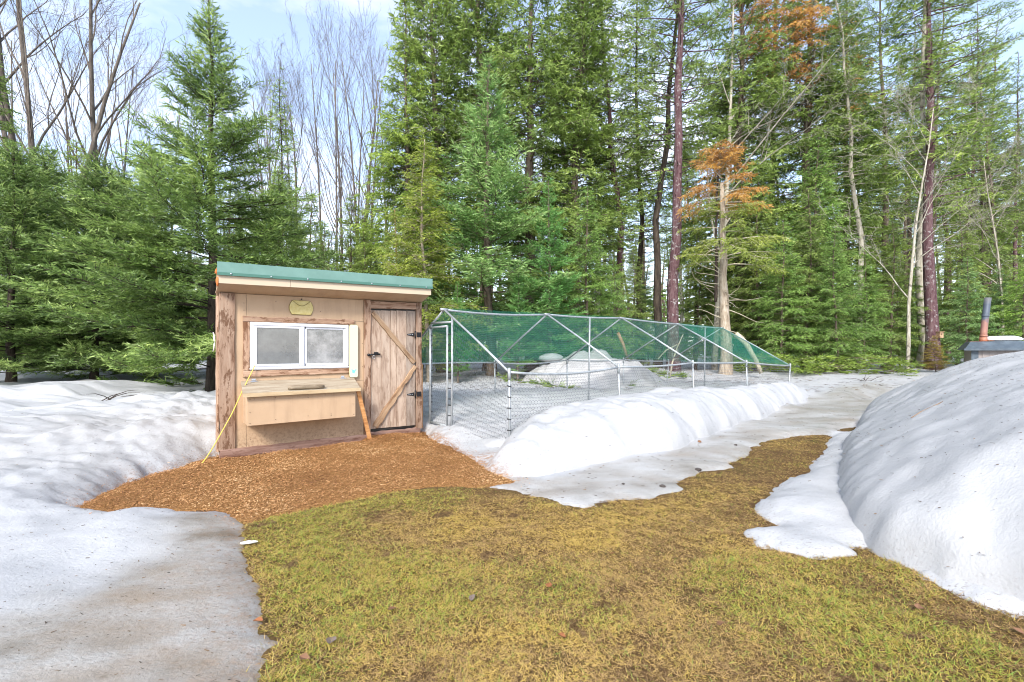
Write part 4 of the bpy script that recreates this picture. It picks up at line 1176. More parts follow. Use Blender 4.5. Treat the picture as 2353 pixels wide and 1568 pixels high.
tag(hexwire('wire_panel', 1.3, 1.0, 0.058, 0.0021, gable_clip(-0.24, -1.48)), kind='stuff')
tag(hexwire('wire_panel', 1.3, 1.0, 0.058, 0.0014, gable_clip(0.38, 1.48)), kind='stuff')
hw = hexwire('gate_wire', 0.49, 1.4, 0.055, 0.0020, lambda u_, w_: (np.full_like(u_, -0.043), -0.165 + u_, 0.14 + w_)); hw.parent = gate; tag(hw, kind='stuff')


# green net: far slope and far gable
def cloth(name, c00, c10, c11, c01, sag, seed, m='net', n_=15):
    q_ = np.linspace(0, 1, n_); U_, V_ = np.meshgrid(q_, q_); U_, V_ = U_.ravel(), V_.ravel()
    c = [np.array(x_, float) for x_ in (c00, c10, c11, c01)]
    P3 = (c[0][None] * ((1 - U_) * (1 - V_))[:, None] + c[1][None] * (U_ * (1 - V_))[:, None] + c[2][None] * (U_ * V_)[:, None] + c[3][None] * ((1 - U_) * V_)[:, None])
    P3[:, 2] -= sag * np.sin(np.pi * U_) * np.sin(np.pi * V_) + 0.02 * fbm(U_ * 6 + seed, V_ * 4, seed, 3) * np.sin(np.pi * U_) * np.sin(np.pi * V_)
    i_ = np.arange(n_ * n_).reshape(n_, n_)
    qq = np.stack([i_[:-1, :-1], i_[:-1, 1:], i_[1:, 1:], i_[1:, :-1]], -1).reshape(-1, 4)
    return ob(name, mk_mesh(name, P3, None, M[m], smooth=True, quad=qq), run)


up = lambda p_, d=0.02: (p_[0], p_[1], p_[2] + d)
for k in range(4):
    cloth('net_panel', up(LP[k]), up(LP[k + 1]), up(RP[k + 1]), up(RP[k]), 0.06, 130 + k)
cloth('net_panel', (8.02, 1.48, LZ[4]), (8.12, -1.48, EZ[4]), (8.02, 0.001, RZ[4]), (8.02, 0.0, RZ[4]), 0.0, 140, 'net_thin')
cloth('net_panel', up(EP[3]), up(EP[4]), up(RP[4]), up(RP[3]), 0.04, 141, 'net_thin')

# ================================================================ OUTDOOR FURNACE beyond the heap
M['slate'] = mat('blue_grey_metal', (0.10, 0.15, 0.19), 0.45)
t = NT(M['slate']); v = t.obj()
cc = t.ramp(t.noise(v, 6, 5), [(0.4, (0.06, 0.08, 0.10)), (0.7, (0.105, 0.135, 0.16))])
t.link(cc, t.b.inputs['Base Color'])
M['siding'] = mat('taupe_siding', (0.28, 0.24, 0.22), 0.6)
M['rustpipe'] = mat('rusted_flue', (0.5, 0.2, 0.12), 0.6, 0.3)
t = NT(M['rustpipe']); v = t.obj(); sp = t.new('ShaderNodeSeparateXYZ'); t.link(v, sp.inputs[0])
ad = t.new('ShaderNodeMath', operation='ADD'); nz = t.noise(v, 5, 4, 0.6)
ml = t.new('ShaderNodeMath', operation='MULTIPLY'); ml.inputs[1].default_value = 0.5; t.link(nz, ml.inputs[0]); t.link(sp.outputs['Z'], ad.inputs[0]); t.link(ml.outputs[0], ad.inputs[1])
dv = t.new('ShaderNodeMath', operation='DIVIDE'); dv.inputs[1].default_value = 1.6; t.link(ad.outputs[0], dv.inputs[0])
t.link(t.ramp(dv.outputs[0], [(0.10, (0.34, 0.12, 0.04)), (0.28, (0.36, 0.18, 0.135)), (0.50, (0.30, 0.16, 0.13)), (0.60, (0.10, 0.12, 0.15)), (0.80, (0.07, 0.085, 0.11)), (0.95, (0.16, 0.16, 0.16))]), t.b.inputs['Base Color'])
FY = 12.6
fx0 = xat(2222, FY)
fur = thing('outdoor_furnace', (fx0, FY, 0), rad(-40), 'grey outdoor wood furnace hut with metal roof behind the snow heap', 'wood furnace')
ob('body', box_me('body', 0.10, 2.6, 0.0, 1.8, -0.05, 1.245, M['siding']), fur)
for k in range(16):
    ob('siding_rib', box_me('siding_rib', 0.30 + k * 0.145, 0.325 + k * 0.145, -0.016, -0.001, -0.05, 1.235, M['siding']), fur)
ob('corner_trim', box_me('corner_trim', 0.085, 0.225, -0.022, 0.05, -0.05, 1.24, M['slate']), fur)
ob('corner_trim', box_me('corner_trim', 1.62, 1.76, -0.022, -0.0165, -0.05, 1.24, M['slate']), fur)
rv = [(-0.06, -0.14, 1.235), (2.7, -0.14, 1.235), (2.7, 0.28, 1.47), (0.10, 0.28, 1.47), (-0.06, 1.95, 1.235), (2.7, 1.95, 1.235), (2.7, 1.5, 1.47), (0.10, 1.5, 1.47)]
fr_ = ob('roof', pym('roof', rv, [(0, 1, 2, 3), (3, 2, 6, 7), (7, 6, 5, 4), (0, 3, 7, 4), (1, 5, 6, 2), (0, 4, 5, 1)], M['slate']), fur)
ob('roof_edge', box_me('roof_edge', -0.07, 2.7, -0.155, -0.1405, 1.215, 1.262, M['slate']), fr_)
ob('rust_patch', pym('rust_patch', [(0.06, 0.262, 1.466), (0.50, 0.272, 1.471), (0.56, 0.34, 1.476), (0.12, 0.40, 1.476), (0.16, 0.5, 1.476), (0.6, 0.5, 1.476)], [(0, 1, 2, 3), (3, 2, 5, 4)], M['foam']), fr_)
chx = xat(2254, FY) - fx0
chx = 0.34
fl = ob('flue_pipe', tube_me('flue_pipe', [(0, 0, 0), (0.01, 0, 0.3), (0.045, 0, 0.75), (0.09, 0, 1.24)], 0.074, M['rustpipe'], 16), fur, (chx + 0.02, 0.42, 1.44))
for zz, xx in ((0.16, 0.005), (0.72, 0.043)):
    ob('flue_joint', tube_me('flue_joint', [(xx, 0, zz), (xx + 0.003, 0, zz + 0.05)], 0.081, M['rustpipe'], 16), fl)
ob('flue_collar', tube_me('flue_collar', [(0, 0, 0.0), (0, 0, 0.14)], 0.086, M['rustpipe'], 16), fl)
M['whitecap'] = mat('white_cap', (0.80, 0.82, 0.85), 0.5)
cv, cf = [], []
for r_, z_ in ((0.001, 0.14), (0.24, 0.135), (0.34, 0.10), (0.40, 0.055), (0.385, 0.015), (0.30, 0.0)):
    for j in range(20): cv.append((r_ * math.cos(j * .314159), r_ * 0.8 * math.sin(j * .314159), z_))
for k in range(5):
    for j in range(20): cf.append((k * 20 + j, k * 20 + (j + 1) % 20, (k + 1) * 20 + (j + 1) % 20, (k + 1) * 20 + j))
tag(ob('domed_cover', pym('white_lid', cv, cf, M['whitecap'], True), None, (fx0 + 0.96, FY - 0.02, 1.478), (0, 0, rad(-40))), 'white shallow domed cover resting on the furnace roof', 'cover')

# ================================================================ TREES
def unit(a): return a / (np.linalg.norm(a, axis=-1, keepdims=True) + 1e-9)


class Crown:
    """collects branch wood and needle blades of one crown"""
    def __init__(s, rg): s.rg = rg; s.wv, s.wt, s.wn = [], [], 0; s.fv, s.ft, s.fn = [], [], 0

    def wood(s, P, Rr, sides=4):
        v_, t_ = tubes(P, Rr, sides, cap=False); s.wv.append(v_); s.wt.append(t_ + s.wn); s.wn += len(v_)

    def blades(s, O, D, L, Wd, tone):
        """kite-shaped needle sprays: one triangle pair folded into a single slim triangle"""
        n_ = len(O)
        r_ = unit(np.cross(D, s.rg.normal(0, 1, (n_, 3))))
        a_ = O - r_ * Wd[:, None] * 0.5; b_ = O + r_ * Wd[:, None] * 0.5; c_ = O + D * L[:, None]
        v_ = np.stack([a_, b_, c_], 1).reshape(-1, 3)
        s.fv.append(v_); s.ft.append(tone)

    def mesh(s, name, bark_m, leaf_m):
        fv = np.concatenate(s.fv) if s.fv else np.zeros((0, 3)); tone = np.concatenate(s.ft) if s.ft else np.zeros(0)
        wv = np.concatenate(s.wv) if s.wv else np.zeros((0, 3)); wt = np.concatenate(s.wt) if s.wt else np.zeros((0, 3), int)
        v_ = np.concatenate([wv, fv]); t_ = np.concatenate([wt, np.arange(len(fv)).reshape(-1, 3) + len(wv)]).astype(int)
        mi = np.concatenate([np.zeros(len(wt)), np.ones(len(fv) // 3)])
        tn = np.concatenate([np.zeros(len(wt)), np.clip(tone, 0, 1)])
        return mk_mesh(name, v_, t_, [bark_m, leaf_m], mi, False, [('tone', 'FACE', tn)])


def trunk_mesh(name, H, r0, r1, m, rg, bend=0.15, sides=9, K=14, root=True):
    t_ = np.linspace(0, 1, K)
    wob = np.cumsum(rg.normal(0, bend / K, (K, 2)), 0) * 1.6
    wob -= wob[0]
    P3 = np.column_stack([wob, t_ * (H + 0.4) - 0.4])
    r_ = r0 + (r1 - r0) * t_ ** 0.9
    if root: r_ = r_ * (1 + 0.35 * np.exp(-t_ * H / 0.35))
    v_, tr = tubes(P3[None], r_[None], sides)
    v_ = v_ + rg.normal(0, r0 * 0.03, v_.shape)
    me_ = mk_mesh(name, v_, tr, m, smooth=True)
    return me_, lambda z_: (np.interp(z_, P3[:, 2], P3[:, 0]), np.interp(z_, P3[:, 2], P3[:, 1]))


def conifer(rg, H, nb, h0, prof, ang, sag, tipup, sec_sp, sec_f, sec_max, droop, twig_sp, twig_l, nbl, bl_l, bl_w, center, bare=None, tonef=None, az_bias=None, dead_below=0.0, br_r=0.010, sparse=0.0, clump=0.0, sup=0.02, stray=0.36):
    """branches in rough whorls; side shoots along each branch; twigs along each shoot; needle blades along each twig"""
    C = Crown(rg)
    t_ = np.sort(rg.uniform(0, 1, nb)) ** 0.92
    z0 = h0 + (H - h0) * t_ * 0.995
    az = np.arange(nb) * 2.39996 + rg.normal(0, 0.35, nb)
    L = prof(t_) * rg.uniform(0.72, 1.12, nb)
    if az_bias is not None:
        L = L * (1 + az_bias[1] * np.cos(az - az_bias[0]))
    L = np.maximum(L, 0.10)
    a_ = ang(t_) + rg.normal(0, 0.10, nb)
    K = 7
    s_ = np.linspace(0, 1, K)
    hor = L[:, None] * s_ * np.cos(a_)[:, None]
    zz = L[:, None] * (np.sin(a_)[:, None] * s_ - sag * s_ ** 2 * (0.5 + 0.5 * np.minimum(L, 2)[:, None]) + tipup * s_ ** 3)
    side = rg.normal(0, 0.10, nb)[:, None] * L[:, None] * s_ ** 2
    cx_, cy_ = center(z0)
    P3 = np.stack([cx_[:, None] + hor * np.cos(az)[:, None] - side * np.sin(az)[:, None], cy_[:, None] + hor * np.sin(az)[:, None] + side * np.cos(az)[:, None], z0[:, None] + zz], -1)
    P3 += rg.normal(0, 0.012, P3.shape) * L[:, None, None] * s_[None, :, None]
    rad_ = (br_r * np.sqrt(L))[:, None] * (1 - 0.85 * s_)
    C.wood(P3, np.maximum(rad_, 0.002), 4)
    live = np.ones(nb, bool)
    if dead_below > 0:
        live = (z0 > dead_below) | (rg.random(nb) < 0.12)
    idx = np.where(live)[0]
    # side shoots
    cnt = np.maximum((L[idx] / sec_sp).astype(int) * 2, 4)
    b = np.repeat(idx, cnt)
    k_ = np.concatenate([np.arange(c_) for c_ in cnt])
    ck = np.repeat(cnt, cnt)
    lo = np.where(L[b] > 1.2, 0.22 if bare is None else bare, 0.10)
    s2 = lo + (1 - lo) * ((k_ // 2 + rg.uniform(0, 0.9, len(b))) / (ck / 2))
    s2 = np.clip(s2, 0, 0.995)
    if sparse > 0:
        g_ = rg.random(len(b)) > sparse; b, s2, k_ = b[g_], s2[g_], k_[g_]
    if clump > 0:                                  # foliage gathered in tufts along the limb
        ph = rg.uniform(0, 6.28, nb)
        g_ = rg.random(len(b)) > clump * (0.5 + 0.5 * np.cos(s2 * L[b] * 7 + ph[b])) ; b, s2, k_ = b[g_], s2[g_], k_[g_]
    fi = s2 * (K - 1); i0 = np.minimum(fi.astype(int), K - 2); fr_ = (fi - i0)[:, None]
    O = P3[b, i0] * (1 - fr_) + P3[b, i0 + 1] * fr_
    T = unit(P3[b, i0 + 1] - P3[b, i0])
    hz = np.stack([-np.sin(az[b]), np.cos(az[b]), np.zeros(len(b))], -1)
    sg = np.where(k_ % 2 == 0, 1.0, -1.0)[:, None]
    sa = rg.uniform(0.65, 1.05, len(b))[:, None]
    D2 = unit(T * np.cos(sa) + hz * sg * np.sin(sa) + np.array([0, 0, 1.0]) * rg.normal(sup, 0.22, (len(b), 1)))
    l2 = np.clip(sec_f * L[b] * (1.08 - s2) * rg.uniform(0.55, 1.15, len(b)) + 0.09, 0.08, sec_max)
    K2 = 4; q_ = np.linspace(0, 1, K2)
    P2 = O[:, None, :] + D2[:, None, :] * (l2[:, None] * q_)[..., None]
    P2[:, :, 2] -= droop * (l2[:, None] * q_) * q_
    C.wood(P2[:, [0, 2, 3]], np.stack([np.full(len(b), 0.0045), np.full(len(b), 0.003), np.full(len(b), 0.0015)], -1), 3)
    # twigs
    tb = rg.normal(0.46, 0.16, nb)                # tone per branch
    c3 = np.maximum((l2 / twig_sp).astype(int), 1) * 2 + 1
    e = np.repeat(np.arange(len(b)), c3)
    k3 = np.concatenate([np.arange(c_) for c_ in c3]); ck3 = np.repeat(c3, c3)
    s3 = np.clip((k3 // 2 + rg.uniform(0, 1, len(e))) / (ck3 / 2), 0.02, 1.0)
    fi = s3 * (K2 - 1); i0 = np.minimum(fi.astype(int), K2 - 2); fr_ = (fi - i0)[:, None]
    O3 = P2[e, i0] * (1 - fr_) + P2[e, i0 + 1] * fr_
    T3 = unit(P2[e, i0 + 1] - P2[e, i0])
    S3 = unit(np.cross(T3, np.array([0, 0, 1.0]) + rg.normal(0, 0.25, (len(e), 3))))
    sg3 = np.where(k3 % 2 == 0, 1.0, -1.0)[:, None]
    D3 = unit(T3 * 0.8 + S3 * sg3 * rg.uniform(0.3, 1.0, (len(e), 1)) + rg.normal(0, 0.18, (len(e), 3)))
    D3[:, 2] -= droop * 0.25
    D3 = unit(D3)
    l3 = twig_l * rg.uniform(0.6, 1.25, len(e))
    tn = tb[b[e]] + rg.normal(0, 0.12, len(e)) + 0.22 * (s3 - 0.5) + 0.22 * (s2[e] - 0.6)  # tone rises toward shoot and branch tips
    if tonef is not None: tn = tn + tonef(z0[b[e]] / H, az[b[e]])
    # blades
    f = np.repeat(np.arange(len(e)), nbl)
    u_ = np.tile(np.arange(nbl), len(e)) / max(nbl, 1) + rg.uniform(0, 0.5 / nbl, len(f))
    O4 = O3[f] + D3[f] * (l3[f] * u_ * 0.9)[:, None]
    D4 = unit(D3[f] + rg.normal(0, stray, (len(f), 3)))
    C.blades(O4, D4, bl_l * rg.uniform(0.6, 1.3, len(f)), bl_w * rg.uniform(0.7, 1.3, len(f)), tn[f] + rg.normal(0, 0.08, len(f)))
    return C


def cone(R0, p=0.85, base=0.12):
    return lambda t_: R0 * (1 - t_) ** p * np.minimum(1, 0.55 + t_ / base * 0.45)


KINDS = {}


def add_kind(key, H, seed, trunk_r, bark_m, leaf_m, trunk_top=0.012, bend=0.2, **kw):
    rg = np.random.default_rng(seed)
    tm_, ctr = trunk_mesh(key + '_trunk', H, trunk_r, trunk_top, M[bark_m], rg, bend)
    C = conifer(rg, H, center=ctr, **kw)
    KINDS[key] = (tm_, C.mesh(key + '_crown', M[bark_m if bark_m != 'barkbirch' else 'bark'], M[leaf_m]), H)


# broad young spruce, branches almost to the snow
add_kind('spruce', 8.0, 1, 0.13, 'barkdark', 'spruce', nb=165, h0=0.35, prof=cone(3.15, 0.95, 0.14), ang=lambda t_: 0.05 + 0.85 * t_ ** 1.5, sag=0.20, tipup=0.26,
    sec_sp=0.105, sec_f=0.33, sec_max=0.8, droop=0.08, twig_sp=0.075, twig_l=0.14, nbl=4, bl_l=0.080, bl_w=0.019, sup=0.22, stray=0.30)
add_kind('spruce_b', 6.4, 2, 0.11, 'barkdark', 'spruce', nb=170, h0=0.2, prof=cone(2.45, 0.72, 0.10), ang=lambda t_: 0.08 + 0.7 * t_ ** 1.3, sag=0.20, tipup=0.26,
    sec_sp=0.105, sec_f=0.34, sec_max=0.8, droop=0.08, twig_sp=0.08, twig_l=0.14, nbl=4, bl_l=0.085, bl_w=0.020, sup=0.22, stray=0.30)
add_kind('fir', 9.0, 3, 0.11, 'bark', 'fir', nb=120, h0=0.7, prof=cone(1.9, 0.8, 0.2), ang=lambda t_: 0.10 + 0.65 * t_ ** 1.4, sag=0.10, tipup=0.22,
    sec_sp=0.10, sec_f=0.38, sec_max=0.65, droop=0.05, twig_sp=0.075, twig_l=0.11, nbl=3, bl_l=0.085, bl_w=0.025, sparse=0.05, sup=0.22, stray=0.30)
add_kind('young', 7.0, 4, 0.075, 'bark', 'young', nb=120, h0=0.5, prof=cone(1.95, 0.75, 0.2), ang=lambda t_: 0.12 + 0.6 * t_, sag=0.30, tipup=0.08,
    sec_sp=0.11, sec_f=0.36, sec_max=0.7, droop=0.35, twig_sp=0.085, twig_l=0.12, nbl=3, bl_l=0.085, bl_w=0.020)
add_kind('hemlock', 18.0, 5, 0.24, 'bark', 'hemlock', nb=210, h0=2.2, prof=lambda t_: 3.3 * (1 - t_) ** 0.7 * np.minimum(1, 0.5 + t_ * 3), ang=lambda t_: 0.05 + 0.6 * t_, sag=0.22, tipup=0.05,
    sec_sp=0.20, sec_f=0.33, sec_max=1.1, droop=0.35, twig_sp=0.13, twig_l=0.17, nbl=4, bl_l=0.13, bl_w=0.038, bend=0.5, br_r=0.016, sparse=0.05, clump=0.25)
add_kind('cedar', 17.0, 6, 0.20, 'bark', 'hemlock', nb=230, h0=1.6, prof=lambda t_: 2.5 * (1 - t_) ** 0.55 * np.minimum(1, 0.5 + t_ * 3), ang=lambda t_: 0.15 + 0.8 * t_, sag=0.25, tipup=0.30,
    sec_sp=0.18, sec_f=0.36, sec_max=0.9, droop=0.25, twig_sp=0.13, twig_l=0.16, nbl=4, bl_l=0.125, bl_w=0.040, bend=0.6, br_r=0.014, sparse=0.05, clump=0.25)
add_kind('pine', 23.0, 7, 0.23, 'barkpurple', 'pine', nb=130, h0=6.0, prof=lambda t_: 3.1 * (1 - t_) ** 0.5 * np.minimum(1, 0.35 + t_ * 1.8), ang=lambda t_: 0.02 + 0.6 * t_ ** 1.5, sag=0.05, tipup=0.16,
    sec_sp=0.22, sec_f=0.30, sec_max=0.9, droop=0.02, twig_sp=0.14, twig_l=0.17, nbl=4, bl_l=0.14, bl_w=0.026, bend=0.7, br_r=0.018, bare=0.38, clump=0.45, dead_below=8.5, sparse=0.1)
add_kind('windpine', 23.0, 8, 0.23, 'barkpurple', 'pine', nb=120, h0=5.5, prof=lambda t_: 3.2 * (1 - t_) ** 0.45 * np.minimum(1, 0.35 + t_ * 1.6), ang=lambda t_: 0.05 + 0.35 * t_ ** 1.5, sag=0.02, tipup=0.14,
    sec_sp=0.22, sec_f=0.30, sec_max=0.9, droop=0.0, twig_sp=0.14, twig_l=0.18, nbl=4, bl_l=0.15, bl_w=0.026, bend=0.6, br_r=0.018, bare=0.35, clump=0.5, az_bias=(0.15, 0.45), dead_below=8.0, sparse=0.1)
add_kind('thin_hemlock', 15.0, 9, 0.13, 'barkdark', 'hemlock', nb=130, h0=3.5, prof=lambda t_: 1.9 * (1 - t_) ** 0.5 * np.minimum(1, 0.4 + t_ * 2), ang=lambda t_: 0.0 + 0.6 * t_, sag=0.25, tipup=0.10,
    sec_sp=0.20, sec_f=0.36, sec_max=0.8, droop=0.3, twig_sp=0.14, twig_l=0.16, nbl=3, bl_l=0.13, bl_w=0.034, bend=0.7, br_r=0.014, dead_below=5.0, sparse=0.10, clump=0.3)


# leafless trees
def bare_tree(key, H, r0, seed, bark_m, fork=1, first=0.35, spread=0.55, depth=4, up=0.35, kids=(7, 6, 5, 4), thin=0.004, twist=0.3):
    rg = np.random.default_rng(seed)
    stems = [(np.array([0, 0, -0.4]), unit(np.array([rg.normal(0, 0.05), rg.normal(0, 0.05), 1.0])), H, r0)]
    if fork > 1:
        stems = []
        for k in range(fork):
            q_ = 6.28 * k / fork + rg.uniform(0, 1)
            stems.append((np.array([0.08 * math.cos(q_), 0.08 * math.sin(q_), -0.4]), unit(np.array([0.10 * math.cos(q_), 0.10 * math.sin(q_), 1.0])), H * rg.uniform(0.85, 1.05), r0 * rg.uniform(0.75, 1)))
    trunkP, trunkR, brP, brR = [], [], [], []
    K = 8

    def grow(o, d, L, r_, lev):
        P3 = [o]; dd = d.copy()
        for i in range(K - 1):
            dd = unit(dd + rg.normal(0, twist / K * (1 + lev), 3) + np.array([0, 0, up / K * (1 if lev else 0)]))
            P3.append(P3[-1] + dd * L / (K - 1))
        P3 = np.array(P3)
        s_ = np.linspace(0, 1, K)
        rr2 = np.maximum(r_ * (1 - s_ * (0.85 if lev else 0.8)), thin * 0.6)
        (trunkP if lev == 0 else brP).append(P3); (trunkR if lev == 0 else brR).append(rr2)
        if lev >= depth: return
        nk = kids[min(lev, len(kids) - 1)]
        for j in range(nk):
            s = (first if lev == 0 else 0.25) + (1 - (first if lev == 0 else 0.25)) * (j + rg.uniform(0.1, 0.9)) / nk
            s = min(s, 0.97)
            i0 = min(int(s * (K - 1)), K - 2); f_ = s * (K - 1) - i0
            o2 = P3[i0] * (1 - f_) + P3[i0 + 1] * f_
            T_ = unit(P3[i0 + 1] - P3[i0])
            pr = unit(np.cross(T_, rg.normal(0, 1, 3)))
            d2 = unit(T_ + pr * spread * rg.uniform(0.7, 1.4))
            grow(o2, d2, L * (0.42 if lev == 0 else 0.5) * (1.1 - s * 0.5) * rg.uniform(0.7, 1.2), max(np.interp(s, s_, rr2) * 0.55, thin), lev + 1)
    for st in stems: grow(*st, 0)
    v_, t_ = tubes(np.array(trunkP), np.array(trunkR), 8)
    v2, t2 = tubes(np.array(brP), np.array(brR), 3, cap=False)
    KINDS[key] = (mk_mesh(key + '_trunk', v_, t_, M[bark_m], smooth=True), mk_mesh(key + '_crown', v2, t2, M[bark_m], smooth=True), H)


bare_tree('maple', 17, 0.16, 21, 'barkgrey', fork=3, first=0.30, spread=0.5, kids=(8, 6, 5, 3))
bare_tree('aspen', 16, 0.13, 22, 'barkgrey', first=0.35, spread=0.45, kids=(12, 6, 5, 3))
bare_tree('sapling', 13, 0.07, 23, 'barkgrey', first=0.25, spread=0.4, kids=(11, 6, 4), depth=3, up=0.7)
bare_tree('birch', 9.5, 0.062, 24, 'barkbirch', first=0.30, spread=0.7, kids=(12, 6, 5, 3), up=0.1, thin=0.005)
bare_tree('palesnag', 15, 0.12, 25, 'barkpale', first=0.25, spread=0.9, kids=(14, 7, 5, 3), up=0.0, thin=0.005)

PL_ = []


def tree(key, vx, Y, H, label, name=None, group=None, rz_=None, lean=0.0, leaf=None, barkm=None, wide=1.0, dz=-0.05, twk=None):
    tm_, cm_, H0 = KINDS[key]
    x = xat(vx, Y)
    k = H / H0
    nm = name or {'spruce': 'spruce_tree', 'spruce_b': 'spruce_tree', 'fir': 'fir_tree', 'young': 'young_hemlock', 'hemlock': 'hemlock_tree', 'cedar': 'cedar_tree', 'pine': 'pine_tree', 'windpine': 'pine_tree', 'thin_hemlock': 'hemlock_tree', 'birch': 'birch_tree', 'palesnag': 'bare_tree'}.get(key, 'bare_tree')
    e = tag(ob(nm, None, None, (x, Y, zsnow(x, Y) + dz), (0, lean, random.uniform(0, 6.28) if rz_ is None else rz_)), label, 'tree', group)
    if lean: e.rotation_mode = 'ZYX'; e.rotation_euler = (0, lean, 0)
    e.scale = (k * wide, k * wide, k)
    tr_ = ob('trunk', tm_, e); cr_ = ob('crown', cm_, e)
    if lean and rz_ is None:
        a_ = random.uniform(0, 6.28); tr_.rotation_euler = (0, 0, a_); cr_.rotation_euler = (0, 0, a_)
    if leaf:
        cr_.material_slots[1].link = 'OBJECT'; cr_.material_slots[1].material = M[leaf]
    if barkm:
        for o_ in (tr_, cr_):
            o_.material_slots[0].link = 'OBJECT'; o_.material_slots[0].material = M[barkm]
    return e


# --- left grove
tree('spruce', 487, 9.2, 7.95, 'tall pointed green spruce rising directly behind the left end of the coop', rz_=0.6)
tree('spruce_b', 215, 10.6, 5.3, 'broad bushy spruce between the tall pointed spruce and the left edge', rz_=1.0)
tree('spruce_b', 20, 9.6, 5.0, 'low bushy spruce cut by the left edge of the view', rz_=2.2)
tree('spruce', 345, 12.4, 6.2, 'shorter spruce filling the gap behind the tall pointed spruce', rz_=3.0)
tree('spruce_b', 110, 13.5, 6.8, 'spruce behind the two low bushy spruces at far left', rz_=4.0)
tree('hemlock', -25, 14, 10.5, 'dark hemlock standing at the extreme left edge', rz_=1.5)
tree('spruce', 640, 12.6, 5.9, 'spruce behind the coop roof, just right of the tall pointed one', rz_=5.0)
tree('spruce_b', 275, 14.5, 6.4, 'deep green spruce in the second row at left', rz_=0.2)
tree('thin_hemlock', 655, 19, 13.2, 'narrow dark conifer pointing up between bare trees left of centre', rz_=0.4, wide=0.7)
for i, (vx, Y, H) in enumerate([(720, 18, 7), (780, 19, 6.3), (830, 17, 5.5), (560, 19, 8.2), (170, 20, 10), (700, 25, 8.5), (860, 21, 8), (440, 21, 9), (750, 16.5, 5.6), (690, 16, 6.0), (815, 19.5, 7.6), (600, 17, 7.0), (530, 15.5, 6.8)]):
    tree('thin_hemlock' if i % 2 else 'young', vx, Y, H, 'small dark conifer under the bare trees behind the coop', group='small conifers behind the coop', leaf='hemlock' if i % 2 == 0 else None)
# --- bare trees
tree('maple', 88, 21, 22, 'big bare grey tree with several stems at upper left', rz_=0.3)
tree('aspen', 132, 23, 24, 'straight bare trunk beside the many-stemmed bare tree', rz_=1.0)
tree('aspen', 215, 24, 23, 'slender bare tree left of the tall pointed spruce', rz_=2.0)
tree('sapling', 262, 24, 16, 'thin bare sapling between slender bare tree and pointed spruce', rz_=2.5)
for i, (vx, Y, H) in enumerate([(700, 28, 17), (738, 29, 19), (765, 27, 18), (800, 28, 19.5), (832, 27, 18.5), (850, 30, 20), (588, 28, 15), (620, 30, 14), (310, 30, 17), (375, 32, 17), (20, 28, 20), (180, 30, 19), (560, 31, 14), (810, 33, 20), (900, 30, 19), (660, 24, 13)]):
    tree('sapling' if i % 3 else 'aspen', vx, Y, H, 'thin leafless tree in the bare stand behind the coop', group='bare trees behind the coop')
# --- centre
tree('fir', 1128, 14.0, 9.7, 'blue green fir standing behind the run ridge, tallest of the firs', rz_=0.5, wide=1.5)
tree('fir', 1262, 13.6, 6.0, 'bright green fir right of the blue green fir', rz_=1.9, wide=1.25, leaf='firbright')
tree('fir', 1052, 12.2, 2.7, 'small fir sapling at the coop corner beside the run gate', rz_=1.9, leaf='firbright')
tree('fir', 1190, 12.9, 3.4, 'small fir sapling behind the run between the two larger firs', rz_=4.0, leaf='firbright')
tree('young', 985, 12.7, 6.8, 'yellow green young hemlock rising right of the coop roof', rz_=0.9, leaf='limegreen', barkm='barkcedar', wide=1.1)
tree('young', 1350, 14.6, 6.0, 'fresh green young hemlock above the middle of the run', rz_=2.0)
tree('young', 1405, 15.5, 3.9, 'low green young hemlock left of the thick purple trunk', rz_=3.5, leaf='young')
tree('young', 905, 15.5, 5.8, 'leafy young hemlock with an orange stem behind the coop door', rz_=5.1, barkm='barkorange', leaf='hemlock')
tree('hemlock', 935, 17.5, 14.5, 'dark hemlock at the left shoulder of the tall central clump', rz_=0.1)
tree('cedar', 1020, 18.5, 20.5, 'tall leafy cedar, leftmost top of the central clump', rz_=1.1)
tree('cedar', 1120, 19.5, 22, 'tall leafy cedar directly behind the blue green fir', rz_=2.4)
tree('hemlock', 1220, 18.5, 21, 'tall hemlock just right of the blue green fir', rz_=3.3)
tree('cedar', 1310, 19, 20.5, 'tall cedar on the right side of the central clump', rz_=4.4)
tree('thin_hemlock', 1375, 21, 19, 'thin dark conifer with a mottled trunk right of central clump', rz_=0.3, barkm='barkpale')
tree('thin_hemlock', 1425, 20, 21, 'thin conifer with scaly trunk between central clump and purple pine', rz_=1.3, barkm='barkpurple')
tree('thin_hemlock', 1468, 23, 20, 'slim dark conifer two trunks left of the purple pine', rz_=2.3)
tree('thin_hemlock', 1508, 18.5, 21, 'black trunked conifer immediately left of the thick purple pine', rz_=4.1)
# --- right of the run
tree('pine', 1549, 16.5, 23, 'thick purple trunked pine leaning slightly behind the run', lean=0.025)
tree('hemlock', 1700, 21, 22, 'tall hemlock towering behind the orange topped cedar', rz_=0.9)
tree('pine', 1770, 24, 25, 'tall pine right of the orange topped cedar', rz_=1.0, barkm='bark')
tree('hemlock', 1858, 21, 22, 'tall hemlock with rusty upper sprays', rz_=2.0)
tree('hemlock', 1945, 24, 21, 'dense tall hemlock behind the white patched pole trunk', rz_=3.0)
tree('thin_hemlock', 1980, 19, 19, 'conifer with white patched pole trunk right of centre', rz_=0.2, barkm='barkpale', wide=0.85)
tree('pine', 2040, 23, 22, 'tall open pine left of the wind swept pine', rz_=4.2, barkm='bark')
tree('windpine', 2145, 17.5, 22.5, 'dark purple trunked pine with branches swept to the right', lean=0.022, rz_=0.0)
tree('thin_hemlock', 2112, 18.5, 20, 'mottled grey trunk beside the wind swept pine', rz_=2.2, barkm='barkpale')
